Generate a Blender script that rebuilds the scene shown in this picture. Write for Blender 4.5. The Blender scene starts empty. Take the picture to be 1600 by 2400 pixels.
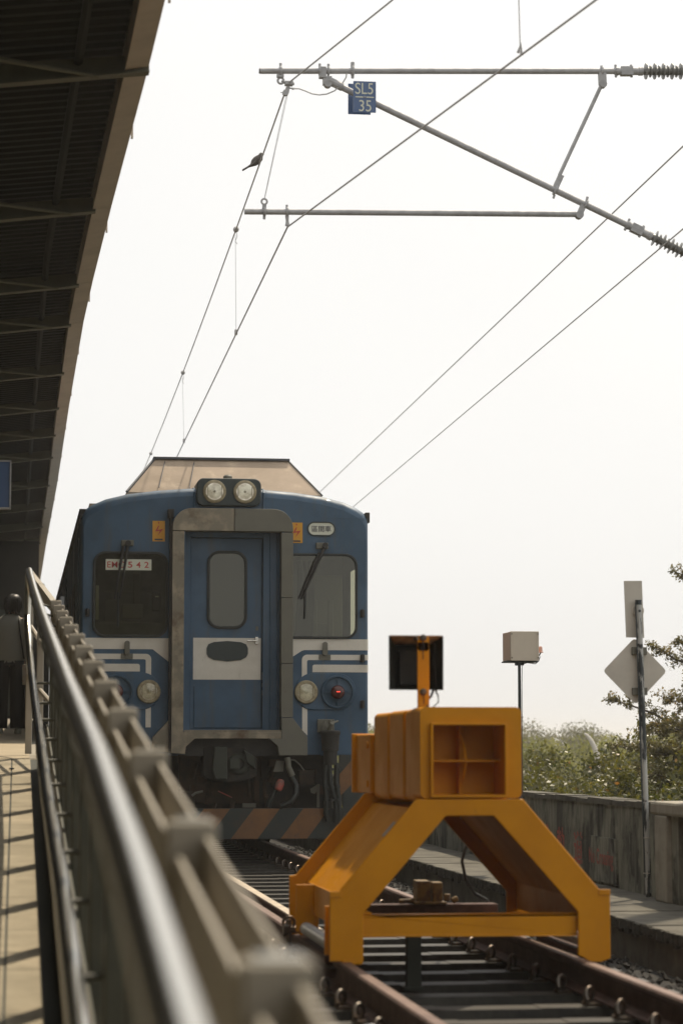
import bpy, bmesh, math, random
from mathutils import Vector, Matrix
import numpy as np
R = math.radians
sc = bpy.context.scene
COL = sc.collection
random.seed(7)
rng = np.random.default_rng(5)

# ------------------------------------------------------------------ camera
cd = bpy.data.cameras.new("camera")
cam = bpy.data.objects.new("camera", cd)
COL.objects.link(cam)
sc.camera = cam
PITCH, YAW = R(5.593), R(7.622)
Fw = Vector((math.sin(YAW) * math.cos(PITCH), math.cos(YAW) * math.cos(PITCH), math.sin(PITCH)))
Rt = Vector((math.cos(YAW), -math.sin(YAW), 0))
Up = Rt.cross(Fw)
m = Matrix((Rt, Up, -Fw)).transposed().to_4x4()
m.translation = (0, 0, 0.99)
cam.matrix_world = m
cd.sensor_fit = 'HORIZONTAL'
cd.sensor_width = 24.0
cd.lens = 85.0
cd.clip_start = 0.05
cd.clip_end = 3000
cd.dof.use_dof = True
cd.dof.focus_distance = 23.6
cd.dof.aperture_fstop = 3.4

# ------------------------------------------------------------------ light
SUN_EL, SUN_AZ = R(57), R(33)          # azimuth clockwise from +Y
w = bpy.data.worlds.new("World")
sc.world = w
w.use_nodes = True
nt = w.node_tree
bg = nt.nodes['Background']
sky = nt.nodes.new('ShaderNodeTexSky')
sky.sky_type = 'NISHITA'
sky.sun_disc = False
sky.sun_elevation = SUN_EL
sky.sun_rotation = SUN_AZ
sky.air_density = 1.6
sky.dust_density = 6.0
sky.ozone_density = 1.0
hs = nt.nodes.new('ShaderNodeHueSaturation')
hs.inputs['Saturation'].default_value = 0.16
nt.links.new(sky.outputs[0], hs.inputs['Color'])
# thin high cloud evens out the sky
mx = nt.nodes.new('ShaderNodeMix'); mx.data_type = 'RGBA'
mx.inputs['Factor'].default_value = 0.70
mx.inputs[7].default_value = (12.2, 12.1, 11.6, 1)
nt.links.new(hs.outputs[0], mx.inputs[6])
tcw = nt.nodes.new('ShaderNodeTexCoord')
cn = nt.nodes.new('ShaderNodeTexNoise'); cn.inputs['Scale'].default_value = 2.2; cn.inputs['Detail'].default_value = 3
nt.links.new(tcw.outputs['Generated'], cn.inputs['Vector'])
cr = nt.nodes.new('ShaderNodeMix'); cr.data_type = 'RGBA'
cr.inputs[6].default_value = (10.6, 10.55, 10.35, 1); cr.inputs[7].default_value = (13.4, 13.2, 12.8, 1)
nt.links.new(cn.outputs['Fac'], cr.inputs['Factor'])
nt.links.new(cr.outputs[2], mx.inputs[7])
nt.links.new(mx.outputs[2], bg.inputs['Color'])
bg.inputs['Strength'].default_value = 0.10
sl = bpy.data.lights.new("sun", 'SUN')
sl.energy = 4.6
sl.angle = R(0.8)
sl.color = (1.0, 0.86, 0.66)
so = bpy.data.objects.new("sun", sl)
COL.objects.link(so)
sd = Vector((math.sin(SUN_AZ) * math.cos(SUN_EL), math.cos(SUN_AZ) * math.cos(SUN_EL), math.sin(SUN_EL)))
so.rotation_euler = (-sd).to_track_quat('-Z', 'Y').to_euler()
so.location = (8, 12, 20)
sc.view_settings.view_transform = 'Standard'
sc.view_settings.look = 'None'
sc.view_settings.exposure = 0.0
sc.view_settings.gamma = 1.0

# ------------------------------------------------------------------ helpers
def mat(name, col, rough=0.6, metal=0.0, col2=None, scale=4.0, stretch=(1, 1, 1), lo=0.4, hi=0.65, detail=6,
        bump=0.0, bscale=40, emit=None, estr=0, spec=0.5, rvar=0.0, trans=0.0, coat=0.0, col3=None, scale3=1.0, lo3=0.5, hi3=0.6, stretch3=(1, 1, 1)):
    m = bpy.data.materials.new(name)
    m.use_nodes = True
    t = m.node_tree
    b = t.nodes['Principled BSDF']
    b.inputs['Base Color'].default_value = (*col, 1)
    b.inputs['Roughness'].default_value = rough
    b.inputs['Metallic'].default_value = metal
    b.inputs['Specular IOR Level'].default_value = spec
    b.inputs['Coat Weight'].default_value = coat
    tc = t.nodes.new('ShaderNodeTexCoord')
    def noise(s, st, d=detail):
        mp = t.nodes.new('ShaderNodeMapping')
        mp.inputs['Scale'].default_value = st
        t.links.new(tc.outputs['Object'], mp.inputs['Vector'])
        n = t.nodes.new('ShaderNodeTexNoise')
        n.inputs['Scale'].default_value = s
        n.inputs['Detail'].default_value = d
        n.inputs['Roughness'].default_value = 0.62
        t.links.new(mp.outputs[0], n.inputs['Vector'])
        return n
    def ramp(n, a, c):
        r = t.nodes.new('ShaderNodeMapRange')
        r.inputs['From Min'].default_value = a
        r.inputs['From Max'].default_value = c
        t.links.new(n.outputs['Fac'], r.inputs['Value'])
        return r
    last = None
    if col2 is not None:
        n = noise(scale, stretch)
        r = ramp(n, lo, hi)
        mixn = t.nodes.new('ShaderNodeMix'); mixn.data_type = 'RGBA'
        mixn.inputs[6].default_value = (*col, 1)
        mixn.inputs[7].default_value = (*col2, 1)
        t.links.new(r.outputs[0], mixn.inputs['Factor'])
        last = mixn.outputs[2]
        if rvar:
            rr = t.nodes.new('ShaderNodeMapRange')
            rr.inputs['To Min'].default_value = rough
            rr.inputs['To Max'].default_value = min(1, max(0.02, rough + rvar))
            t.links.new(r.outputs[0], rr.inputs['Value'])
            t.links.new(rr.outputs[0], b.inputs['Roughness'])
    if col3 is not None:
        n = noise(scale3, stretch3)
        r = ramp(n, lo3, hi3)
        mixn = t.nodes.new('ShaderNodeMix'); mixn.data_type = 'RGBA'
        mixn.inputs[6].default_value = (*col, 1)
        if last is not None: t.links.new(last, mixn.inputs[6])
        mixn.inputs[7].default_value = (*col3, 1)
        t.links.new(r.outputs[0], mixn.inputs['Factor'])
        last = mixn.outputs[2]
    if last is not None: t.links.new(last, b.inputs['Base Color'])
    if bump:
        n = noise(bscale, (1, 1, 1))
        bp = t.nodes.new('ShaderNodeBump')
        bp.inputs['Strength'].default_value = bump
        bp.inputs['Distance'].default_value = 0.02
        t.links.new(n.outputs['Fac'], bp.inputs['Height'])
        t.links.new(bp.outputs[0], b.inputs['Normal'])
    if emit:
        b.inputs['Emission Color'].default_value = (*emit, 1)
        b.inputs['Emission Strength'].default_value = estr
    if trans:
        b.inputs['Transmission Weight'].default_value = trans
    return m

def glassmat(name, tint, refl=0.12, rough=0.03):
    m = bpy.data.materials.new(name); m.use_nodes = True
    t = m.node_tree
    b = t.nodes['Principled BSDF']; out = t.nodes['Material Output']
    b.inputs['Base Color'].default_value = (0.01, 0.012, 0.01, 1)
    b.inputs['Roughness'].default_value = rough
    tr = t.nodes.new('ShaderNodeBsdfTransparent'); tr.inputs[0].default_value = (*tint, 1)
    gl = t.nodes.new('ShaderNodeBsdfGlossy'); gl.inputs['Roughness'].default_value = rough
    gl.inputs[0].default_value = (0.9, 0.9, 0.85, 1)
    fr = t.nodes.new('ShaderNodeFresnel'); fr.inputs[0].default_value = 1.5
    ad = t.nodes.new('ShaderNodeMath'); ad.operation = 'ADD'; ad.inputs[1].default_value = refl - 0.04; ad.use_clamp = True
    t.links.new(fr.outputs[0], ad.inputs[0])
    mx = t.nodes.new('ShaderNodeMixShader')
    t.links.new(ad.outputs[0], mx.inputs[0]); t.links.new(tr.outputs[0], mx.inputs[1]); t.links.new(gl.outputs[0], mx.inputs[2])
    t.links.new(mx.outputs[0], out.inputs['Surface'])
    return m

def tag(o, label=None, cat=None, group=None, kind=None):
    if label: o['label'] = label
    if cat: o['category'] = cat
    if group: o['group'] = group
    if kind: o['kind'] = kind
    return o

def thing(name, label, cat, loc=(0, 0, 0), group=None):
    o = bpy.data.objects.new(name, None)
    COL.objects.link(o)
    o.location = loc
    o.empty_display_size = 0.1
    return tag(o, label, cat, group)

def link(name, me, mt, parent=None, bevel=0, smooth=False, seg=2):
    o = bpy.data.objects.new(name, me)
    COL.objects.link(o)
    if mt is not None:
        for q in (mt if isinstance(mt, (list, tuple)) else [mt]): me.materials.append(q)
    if smooth:
        me.polygons.foreach_set('use_smooth', [True] * len(me.polygons))
    if parent is not None:
        o.parent = parent
        o.matrix_parent_inverse = Matrix.Translation(-wloc(parent))
    if bevel:
        bv = o.modifiers.new('b', 'BEVEL'); bv.width = bevel; bv.segments = seg; bv.limit_method = 'ANGLE'; bv.angle_limit = R(35)
    return o

def wloc(o):
    return Vector(o.location) if o.type == 'EMPTY' else Vector((0, 0, 0))

class MB:
    def __init__(s): s.v = []; s.f = []; s.mi = []; s.cur = 0
    def add(s, vs, fs):
        n = len(s.v); s.v += [tuple(p) for p in vs]
        for f in fs: s.f.append(tuple(i + n for i in f)); s.mi.append(s.cur)
        return s
    def box(s, x0, x1, y0, y1, z0, z1):
        if x0 > x1: x0, x1 = x1, x0
        if y0 > y1: y0, y1 = y1, y0
        if z0 > z1: z0, z1 = z1, z0
        v = [(x0, y0, z0), (x1, y0, z0), (x1, y1, z0), (x0, y1, z0), (x0, y0, z1), (x1, y0, z1), (x1, y1, z1), (x0, y1, z1)]
        return s.add(v, [(0, 3, 2, 1), (4, 5, 6, 7), (0, 1, 5, 4), (1, 2, 6, 5), (2, 3, 7, 6), (3, 0, 4, 7)])
    def prism(s, poly, y0, y1):            # poly of (x,z), extruded along y
        n = len(poly)
        v = [(x, y0, z) for x, z in poly] + [(x, y1, z) for x, z in poly]
        return s.add(v, [tuple(range(n)), tuple(range(2 * n - 1, n - 1, -1))] + [(i, i + n, (i + 1) % n + n, (i + 1) % n) for i in range(n)])
    def prismx(s, poly, x0, x1):           # poly of (y,z), extruded along x
        n = len(poly)
        v = [(x0, y, z) for y, z in poly] + [(x1, y, z) for y, z in poly]
        return s.add(v, [tuple(range(n)), tuple(range(2 * n - 1, n - 1, -1))] + [(i, i + n, (i + 1) % n + n, (i + 1) % n) for i in range(n)])
    def holed(s, outer, holes, y0, y1):    # plate in the xz plane with holes
        bm = bmesh.new(); es = []
        loops = [outer] + list(holes)
        for lp in loops:
            vs = [bm.verts.new((x, 0, z)) for x, z in lp]
            es += [bm.edges.new((vs[i], vs[(i + 1) % len(vs)])) for i in range(len(vs))]
        bmesh.ops.triangle_fill(bm, use_beauty=True, use_dissolve=False, edges=es)
        bm.verts.index_update()
        vv = [v.co.copy() for v in bm.verts]; ff = [[v.index for v in f.verts] for f in bm.faces]
        bm.free()
        s.add([(p.x, y0, p.z) for p in vv], ff)
        s.add([(p.x, y1, p.z) for p in vv], [f[::-1] for f in ff])
        for lp in loops:
            n = len(lp)
            s.add([(x, y0, z) for x, z in lp] + [(x, y1, z) for x, z in lp], [(i, i + n, (i + 1) % n + n, (i + 1) % n) for i in range(n)])
        return s
    def tube(s, path, r, n=10, cap=True, flat=1.0, updir=None):
        P = [Vector(p) for p in path]
        rr = r if isinstance(r, (list, tuple)) else [r] * len(P)
        prev = None; rings = []
        for i, p in enumerate(P):
            if i == 0: d = P[1] - P[0]
            elif i == len(P) - 1: d = P[-1] - P[-2]
            else:
                a = (P[i] - P[i - 1]).normalized(); b = (P[i + 1] - P[i]).normalized(); d = a + b
                if d.length < 1e-6: d = a
            d.normalize()
            if prev is None:
                u = Vector(updir) if updir else (Vector((0, 0, 1)) if abs(d.z) < 0.9 else Vector((1, 0, 0)))
                u = (u - d * u.dot(d)).normalized()
            else:
                u = (prev - d * prev.dot(d)).normalized()
            prev = u; w_ = d.cross(u)
            k = 1.0
            if 0 < i < len(P) - 1:
                c = max(0.35, math.sqrt(max(0, (1 + a.dot(b)) / 2))); k = 1 / c if c > 0.8 else 1.15
            rings.append([p + (u * math.cos(2 * math.pi * j / n) * rr[i] * flat + w_ * math.sin(2 * math.pi * j / n) * rr[i]) for j in range(n)])
        base = [q for ring in rings for q in ring]
        fs = [(i * n + j, i * n + (j + 1) % n, (i + 1) * n + (j + 1) % n, (i + 1) * n + j) for i in range(len(P) - 1) for j in range(n)]
        if cap: fs += [tuple(range(n - 1, -1, -1)), tuple((len(P) - 1) * n + j for j in range(n))]
        return s.add(base, fs)
    def cyl(s, a, b, r, n=16): return s.tube([a, b], r, n)
    def torus(s, c, axis, R0, r, n=24, k=8, a0=0, a1=2 * math.pi):
        ax = Vector(axis).normalized(); u = Vector((0, 0, 1)) if abs(ax.z) < .9 else Vector((1, 0, 0))
        u = (u - ax * u.dot(ax)).normalized(); w_ = ax.cross(u)
        full = abs(a1 - a0 - 2 * math.pi) < 1e-6
        pts = [Vector(c) + u * math.cos(a0 + (a1 - a0) * i / n) * R0 + w_ * math.sin(a0 + (a1 - a0) * i / n) * R0 for i in range(n + 1)]
        return s.tube(pts, r, k, cap=not full)
    def lathe(s, c, axis, prof, n=24):     # prof: (distance along axis, radius)
        ax = Vector(axis).normalized(); u = Vector((0, 0, 1)) if abs(ax.z) < .9 else Vector((1, 0, 0))
        u = (u - ax * u.dot(ax)).normalized(); w_ = ax.cross(u); c = Vector(c)
        base = [c + ax * t + (u * math.cos(2 * math.pi * j / n) + w_ * math.sin(2 * math.pi * j / n)) * max(r, 1e-5) for t, r in prof for j in range(n)]
        fs = [(i * n + j, i * n + (j + 1) % n, (i + 1) * n + (j + 1) % n, (i + 1) * n + j) for i in range(len(prof) - 1) for j in range(n)]
        fs += [tuple(range(n - 1, -1, -1)), tuple((len(prof) - 1) * n + j for j in range(n))]
        return s.add(base, fs)
    def obox(s, c, ax, ay, az):            # oriented box: centre and half-axis vectors
        c = Vector(c); ax, ay, az = Vector(ax), Vector(ay), Vector(az)
        v = [c + ax * i + ay * j + az * k for k in (-1, 1) for i, j in ((-1, -1), (1, -1), (1, 1), (-1, 1))]
        return s.add(v, [(0, 3, 2, 1), (4, 5, 6, 7), (0, 1, 5, 4), (1, 2, 6, 5), (2, 3, 7, 6), (3, 0, 4, 7)])
    def mesh(s, name, recalc=True):
        me = bpy.data.meshes.new(name)
        me.from_pydata(s.v, [], s.f)
        if any(s.mi): me.polygons.foreach_set('material_index', s.mi)
        me.validate()
        if recalc:
            bm = bmesh.new(); bm.from_mesh(me)
            bmesh.ops.remove_doubles(bm, verts=bm.verts, dist=1e-5)
            bmesh.ops.recalc_face_normals(bm, faces=bm.faces)
            bm.to_mesh(me); bm.free()
        return me
    def build(s, name, mt, parent=None, bevel=0, smooth=False, recalc=True, seg=2):
        o = link(name, s.mesh(name, recalc), mt, parent, bevel, False, seg)
        if smooth:
            me = o.data
            me.polygons.foreach_set('use_smooth', [True] * len(me.polygons))
            try:
                me.set_sharp_from_angle(angle=R(40))
            except Exception: pass
        return o

def rrect(x0, x1, z0, z1, r, n=6):
    if x0 > x1: x0, x1 = x1, x0
    if z0 > z1: z0, z1 = z1, z0
    out = []
    for cx, cz, a in ((x1 - r, z1 - r, 0), (x0 + r, z1 - r, 90), (x0 + r, z0 + r, 180), (x1 - r, z0 + r, 270)):
        for i in range(n + 1):
            t = R(a + 90 * i / n); out.append((cx + r * math.cos(t), cz + r * math.sin(t)))
    return out

def circ(cx, cz, r, n=28): return [(cx + r * math.cos(2 * math.pi * i / n), cz + r * math.sin(2 * math.pi * i / n)) for i in range(n)]

def text(body, name, mt, parent, cx, cz, wdt, hgt, y, plane='y', bold=0.0, extrude=0.001):
    """lettering fitted to wdt x hgt, facing -Y ('y') or facing -X ('x', then cx is the Y coordinate and y the X)"""
    c = bpy.data.curves.new('t', 'FONT'); c.body = body; c.size = 1; c.offset = bold; c.extrude = 0.0
    to = bpy.data.objects.new('t', c); COL.objects.link(to)
    bpy.context.view_layer.update()
    dg = bpy.context.evaluated_depsgraph_get()
    me = bpy.data.meshes.new_from_object(to.evaluated_get(dg))
    bpy.data.objects.remove(to)
    vs = [v.co.copy() for v in me.vertices]
    x0 = min(v.x for v in vs); x1 = max(v.x for v in vs); y0 = min(v.y for v in vs); y1 = max(v.y for v in vs)
    for v in me.vertices:
        a = ((v.co.x - x0) / (x1 - x0) - .5) * wdt; b = ((v.co.y - y0) / (y1 - y0) - .5) * hgt
        if plane == 'y': v.co = Vector((cx + a, y, cz + b))
        else: v.co = Vector((y, cx - a, cz + b))
    me.materials.clear()
    return link(name, me, mt, parent)

def copy_tree(o, parent=None):
    c = o.copy(); COL.objects.link(c)
    if parent is not None:
        c.parent = parent; c.matrix_parent_inverse = o.matrix_parent_inverse.copy()
    for ch in KIDS.get(o.name, []): copy_tree(ch, c)
    return c
KIDS = {}
def kids_of(o):
    bpy.context.view_layer.update()
    for q in [o] + list(o.children_recursive): KIDS[q.name] = list(q.children)
# ------------------------------------------------------------------ materials
M = {}
M['ballast'] = mat('ballast', (0.009, 0.0085, 0.007), 0.95, col2=(0.022, 0.019, 0.015), scale=9, bump=0.6, bscale=30)
M['soil'] = mat('soil', (0.035, 0.034, 0.022), 0.95, col2=(0.06, 0.06, 0.03), scale=2)
M['concrete'] = mat('concrete', (0.34, 0.31, 0.25), 0.9, col2=(0.24, 0.215, 0.17), scale=7, bump=0.25, bscale=90)
M['kerb'] = mat('kerb', (0.36, 0.33, 0.26), 0.95, col2=(0.17, 0.15, 0.12), scale=70, lo=0.5, hi=0.62, bump=0.4, bscale=120)
M['oldconc'] = mat('oldconc', (0.13, 0.12, 0.095), 0.95, col2=(0.075, 0.068, 0.052), scale=5, bump=0.4, bscale=60, col3=(0.05, 0.047, 0.038), scale3=1.6, lo3=0.5, hi3=0.7, stretch3=(1, 1, 1))
M['wallc'] = mat('wallc', (0.24, 0.235, 0.185), 0.95, col2=(0.026, 0.025, 0.018), scale=1.5, stretch=(1, 1.7, 1.0), lo=0.49, hi=0.58, detail=9, bump=0.35, bscale=50,
                 col3=(0.12, 0.115, 0.09), scale3=8, lo3=0.45, hi3=0.65, stretch3=(1, 2, 0.3))
M['moss'] = mat('moss', (0.03, 0.028, 0.02), 1.0, col2=(0.07, 0.062, 0.045), scale=30, bump=0.8, bscale=60)
M['sleeper'] = mat('sleeper', (0.036, 0.032, 0.024), 0.55, spec=.3, col2=(0.010, 0.009, 0.007), scale=3.2, lo=.42, hi=.6, bump=0.2)
M['rust'] = mat('rust', (0.06, 0.030, 0.022), 0.85, col2=(0.10, 0.052, 0.038), scale=12, bump=0.2, bscale=80)
M['railtop'] = mat('railtop', (0.13, 0.078, 0.058), 0.6, metal=0.2, col2=(0.19, 0.12, 0.09), scale=10)
M['railshine'] = mat('railshine', (0.50, 0.42, 0.33), 0.45, metal=0.4, col2=(0.62, 0.52, 0.38), scale=5)
M['clip'] = mat('clip', (0.10, 0.085, 0.07), 0.4, metal=0.7, col2=(0.16, 0.10, 0.06), scale=20)
M['tile'] = mat('tile', (0.33, 0.285, 0.20), 0.85, col2=(0.26, 0.225, 0.155), scale=5, bump=0.1, bscale=200, col3=(0.40, 0.34, 0.24), scale3=1.7, lo3=.5, hi3=.65)
M['tile2'] = mat('tile2', (0.40, 0.33, 0.22), 0.8, col2=(0.33, 0.27, 0.18), scale=3)
M['gutterdark'] = mat('gutterdark', (0.03, 0.035, 0.025), 0.7)
M['blue'] = mat('blue', (0.034, 0.086, 0.150), 0.42, col2=(0.027, 0.069, 0.12), scale=2.2, lo=.42, hi=.6, rvar=.2, col3=(0.055, 0.07, 0.075), scale3=5, lo3=.52, hi3=.8, stretch3=(2.4, 1, .3), coat=.1)
M['bluedark'] = mat('bluedark', (0.022, 0.062, 0.108), 0.5, col2=(0.016, 0.045, 0.075), scale=4, rvar=.2)
M['stripeblue'] = mat('stripeblue', (0.035, 0.085, 0.20), 0.45, col2=(0.03, 0.07, 0.16), scale=5)
M['white'] = mat('white', (0.66, 0.62, 0.54), 0.5, col2=(0.58, 0.54, 0.46), scale=3, lo=.45, hi=.65, col3=(0.4, 0.36, 0.29), scale3=9, lo3=.63, hi3=.8, stretch3=(2, 1, .4))
M['steel'] = mat('steel', (0.20, 0.175, 0.13), 0.45, metal=0.55, col2=(0.34, 0.29, 0.21), scale=5.5, lo=.45, hi=.62, rvar=.15, col3=(0.11, 0.075, 0.045), scale3=3, lo3=.55, hi3=.7)
M['steelpaint'] = mat('steelpaint', (0.135, 0.13, 0.10), 0.55, col2=(0.125, 0.12, 0.095), scale=6, rvar=.1, col3=(.10, .08, .06), scale3=8, lo3=.65, hi3=.8)
M['rubber'] = mat('rubber', (0.012, 0.016, 0.014), 0.5)
M['black'] = mat('black', (0.012, 0.012, 0.011), 0.6, col2=(0.03, 0.027, 0.022), scale=8)
M['darkteal'] = mat('darkteal', (0.022, 0.034, 0.034), 0.5)
M['under'] = mat('under', (0.018, 0.017, 0.014), 0.75, col2=(0.05, 0.035, 0.022), scale=6, lo=.5, hi=.7)
M['underbrown'] = mat('underbrown', (0.06, 0.036, 0.02), 0.85, col2=(0.02, 0.018, 0.014), scale=5, lo=.4, hi=.65)
M['tan'] = mat('tan', (0.43, 0.335, 0.25), 0.8, col2=(0.36, 0.28, 0.205), scale=2.5, lo=.4, hi=.62, stretch=(1, 1, 1.6), col3=(0.55, 0.44, 0.32), scale3=5, lo3=.55, hi3=.72)
M['tanedge'] = mat('tanedge', (0.07, 0.075, 0.085), 0.6)
M['orange'] = mat('orange', (0.20, 0.095, 0.035), 0.75, col2=(0.15, 0.075, 0.035), scale=7, col3=(.09, .06, .045), scale3=11, lo3=.6, hi3=.72)
M['ploughdark'] = mat('ploughdark', (0.026, 0.034, 0.032), 0.65, col2=(0.045, 0.04, 0.03), scale=6, lo=.5, hi=.7)
M['sticker'] = mat('sticker', (0.62, 0.30, 0.02), 0.5)
M['red'] = mat('red', (0.45, 0.05, 0.035), 0.5)
M['redpaint'] = mat('redpaint', (0.40, 0.085, 0.06), 0.8, col2=(0.2, 0.1, 0.08), scale=14, lo=.45, hi=.62)
M['signwhite'] = mat('signwhite', (0.62, 0.63, 0.52), 0.4)
M['ink'] = mat('ink', (0.035, 0.035, 0.05), 0.5)
M['yellow'] = mat('yellow', (0.68, 0.275, 0.0006), 0.42, col2=(0.60, 0.235, 0.0006), scale=3, lo=.4, hi=.62, rvar=.12, col3=(0.20, 0.07, 0.008), scale3=11, lo3=.66, hi3=.78, stretch3=(1, 1, .35), spec=.25)
M['galv'] = mat('galv', (0.40, 0.40, 0.405), 0.55, metal=0.1, col2=(0.32, 0.32, 0.325), scale=14, rvar=.15)
M['stainless'] = mat('stainless', (0.62, 0.60, 0.54), 0.22, metal=1.0)
M['fence'] = mat('fence', (0.36, 0.32, 0.255), 0.5, metal=.1, col2=(0.31, 0.275, 0.215), scale=5)
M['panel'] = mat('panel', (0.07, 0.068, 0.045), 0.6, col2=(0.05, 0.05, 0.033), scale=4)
M['porcelain'] = mat('porcelain', (0.2, 0.2, 0.19), 0.4)
M['fencelit'] = mat('fencelit', (0.44, 0.40, 0.33), 0.5, col2=(0.38, 0.345, 0.285), scale=5)  # fence colour lightened to stand in for light missing on the rail faces
M['unseenwall'] = mat('unseenwall', (0.10, 0.095, 0.075), 0.8, col2=(0.07, 0.066, 0.05), scale=1)
M['wire'] = mat('wire', (0.42, 0.41, 0.40), 0.6, metal=.1)
M['signblue'] = mat('signblue', (0.055, 0.11, 0.24), 0.4, coat=.3)
M['alu'] = mat('alu', (0.56, 0.52, 0.45), 0.6, metal=.1, col2=(0.50, 0.46, 0.40), scale=5, rvar=.1)
M['box'] = mat('box', (0.60, 0.53, 0.43), 0.6, col2=(0.56, 0.49, 0.40), scale=5)
M['boxpink'] = mat('boxpink', (0.66, 0.47, 0.36), 0.6)
M['poledark'] = mat('poledark', (0.022, 0.032, 0.036), 0.45)
M['polepeel'] = mat('polepeel', (0.028, 0.036, 0.04), 0.5, col2=(0.42, 0.42, 0.40), scale=5, stretch=(5, 1, .55), lo=.46, hi=.49, detail=8, col3=(0.02, 0.02, 0.02), scale3=9, lo3=.58, hi3=.62)
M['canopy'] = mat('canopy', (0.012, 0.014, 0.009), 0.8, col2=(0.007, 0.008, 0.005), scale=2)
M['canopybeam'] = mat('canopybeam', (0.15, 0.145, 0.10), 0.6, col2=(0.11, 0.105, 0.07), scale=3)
M['fascia'] = mat('fascia', (0.52, 0.45, 0.37), 0.65, col2=(0.44, 0.38, 0.31), scale=3)
M['building'] = mat('building', (0.008, 0.008, 0.006), 0.85, col2=(0.014, 0.013, 0.009), scale=2)
M['skin'] = mat('skin', (0.42, 0.24, 0.16), 0.55)
M['hair'] = mat('hair', (0.014, 0.011, 0.009), 0.5)
M['shirt'] = mat('shirt', (0.30, 0.30, 0.265), 0.85, bump=.2, bscale=25)
M['trouser'] = mat('trouser', (0.012, 0.012, 0.012), 0.9)
M['cloth'] = mat('cloth', (0.55, 0.5, 0.42), 0.8, col2=(.4, .1, .08), scale=40, lo=.6, hi=.62)
M['lens'] = mat('lens', (0.55, 0.5, 0.4), 0.08, metal=0.85)
M['reflector'] = mat('reflector', (0.95, 0.9, 0.78), 0.28, metal=1.0, col2=(0.5, 0.43, 0.32), scale=14, lo=.4, hi=.7)
M['bezel'] = mat('bezel', (0.36, 0.31, 0.20), 0.45, metal=.5, col2=(0.22, 0.18, 0.11), scale=20)
M['redlens'] = mat('redlens', (0.07, 0.012, 0.01), 0.12)
M['redglow'] = mat('redglow', (0.9, 0.05, 0.03), 0.4, emit=(1, 0.06, 0.03), estr=2.5)
M['glass'] = glassmat('glass', (0.55, 0.55, 0.46), 0.06)
M['glassleft'] = glassmat('glassleft', (0.72, 0.72, 0.62), 0.09)  # left pane's own tint and reflectance imitate its differing reflections
M['clear'] = glassmat('clear', (0.9, 0.9, 0.86), 0.08)
M['feather'] = mat('feather', (0.07, 0.06, 0.055), 0.8, col2=(0.12, 0.11, 0.10), scale=30)
M['cab'] = mat('cab', (0.20, 0.20, 0.155), 0.7)
M['cabdark'] = mat('cabdark', (0.04, 0.042, 0.035), 0.7)
M['cabwall'] = mat('cabwall', (0.20, 0.205, 0.16), 0.7, col2=(.09, .095, .07), scale=3)
M['bark'] = mat('bark', (0.10, 0.075, 0.05), 0.9, col2=(0.05, 0.04, 0.03), scale=12)

def leafmat(name, a, b, c, rough=0.38, tl=0.35):
    m = bpy.data.materials.new(name); m.use_nodes = True
    t = m.node_tree; bs = t.nodes['Principled BSDF']; out = t.nodes['Material Output']
    at = t.nodes.new('ShaderNodeAttribute'); at.attribute_name = 'leafval'
    rp = t.nodes.new('ShaderNodeValToRGB')
    rp.color_ramp.elements[0].color = (*a, 1); rp.color_ramp.elements[1].color = (*b, 1); rp.color_ramp.elements[1].position = .8
    e = rp.color_ramp.elements.new(.95); e.color = (*c, 1)
    t.links.new(at.outputs['Fac'], rp.inputs[0])
    t.links.new(rp.outputs[0], bs.inputs['Base Color'])
    bs.inputs['Roughness'].default_value = rough
    tr = t.nodes.new('ShaderNodeBsdfTranslucent'); t.links.new(rp.outputs[0], tr.inputs[0])
    mx = t.nodes.new('ShaderNodeMixShader'); mx.inputs[0].default_value = tl
    t.links.new(bs.outputs[0], mx.inputs[1]); t.links.new(tr.outputs[0], mx.inputs[2]); t.links.new(mx.outputs[0], out.inputs['Surface'])
    return m
M['leafbush'] = leafmat('leafbush', (0.040, 0.052, 0.008), (0.15, 0.135, 0.018), (0.45, 0.20, 0.03), 0.42, .45)
M['leaftree'] = leafmat('leaftree', (0.07, 0.068, 0.018), (0.19, 0.16, 0.045), (0.34, 0.22, 0.06), 0.4, .45)
M['leaffar'] = leafmat('leaffar', (0.13, 0.145, 0.022), (0.27, 0.26, 0.045), (0.30, 0.25, 0.06), 0.6, .5)
M['leaffar2'] = leafmat('leaffar2', (0.09, 0.092, 0.035), (0.17, 0.16, 0.06), (0.2, 0.17, 0.08), 0.6, .4)

# ------------------------------------------------------------------ the setting
def ramp_z(y): return -0.581 + 0.0855 * y if y < 17.5 else 0.915 + 0.0225 * (y - 17.5)

# ground: one sheet, the railway formation with lower land on both sides
b = MB()
prof = [(-900, -2.4), (-14, -2.4), (-9, -0.6), (0.3, -0.6), (0.5, -0.34), (3.7, -0.34), (4.75, -0.5), (4.9, -0.9), (7.0, -2.4), (900, -2.4)]
ys = [-40, 0, 20, 60, 150, 400, 1500]
b.add([(x, y, z) for y in ys for x, z in prof], [(j * len(prof) + i, j * len(prof) + i + 1, (j + 1) * len(prof) + i + 1, (j + 1) * len(prof) + i) for j in range(len(ys) - 1) for i in range(len(prof) - 1)])
tag(b.build('ground', M['soil']), kind='structure')

b = MB()
o = b.box(0.43, 3.72, 2, 90, -0.40, -0.305).build('track_bed', M['ballast'])
tag(o, kind='structure')
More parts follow.
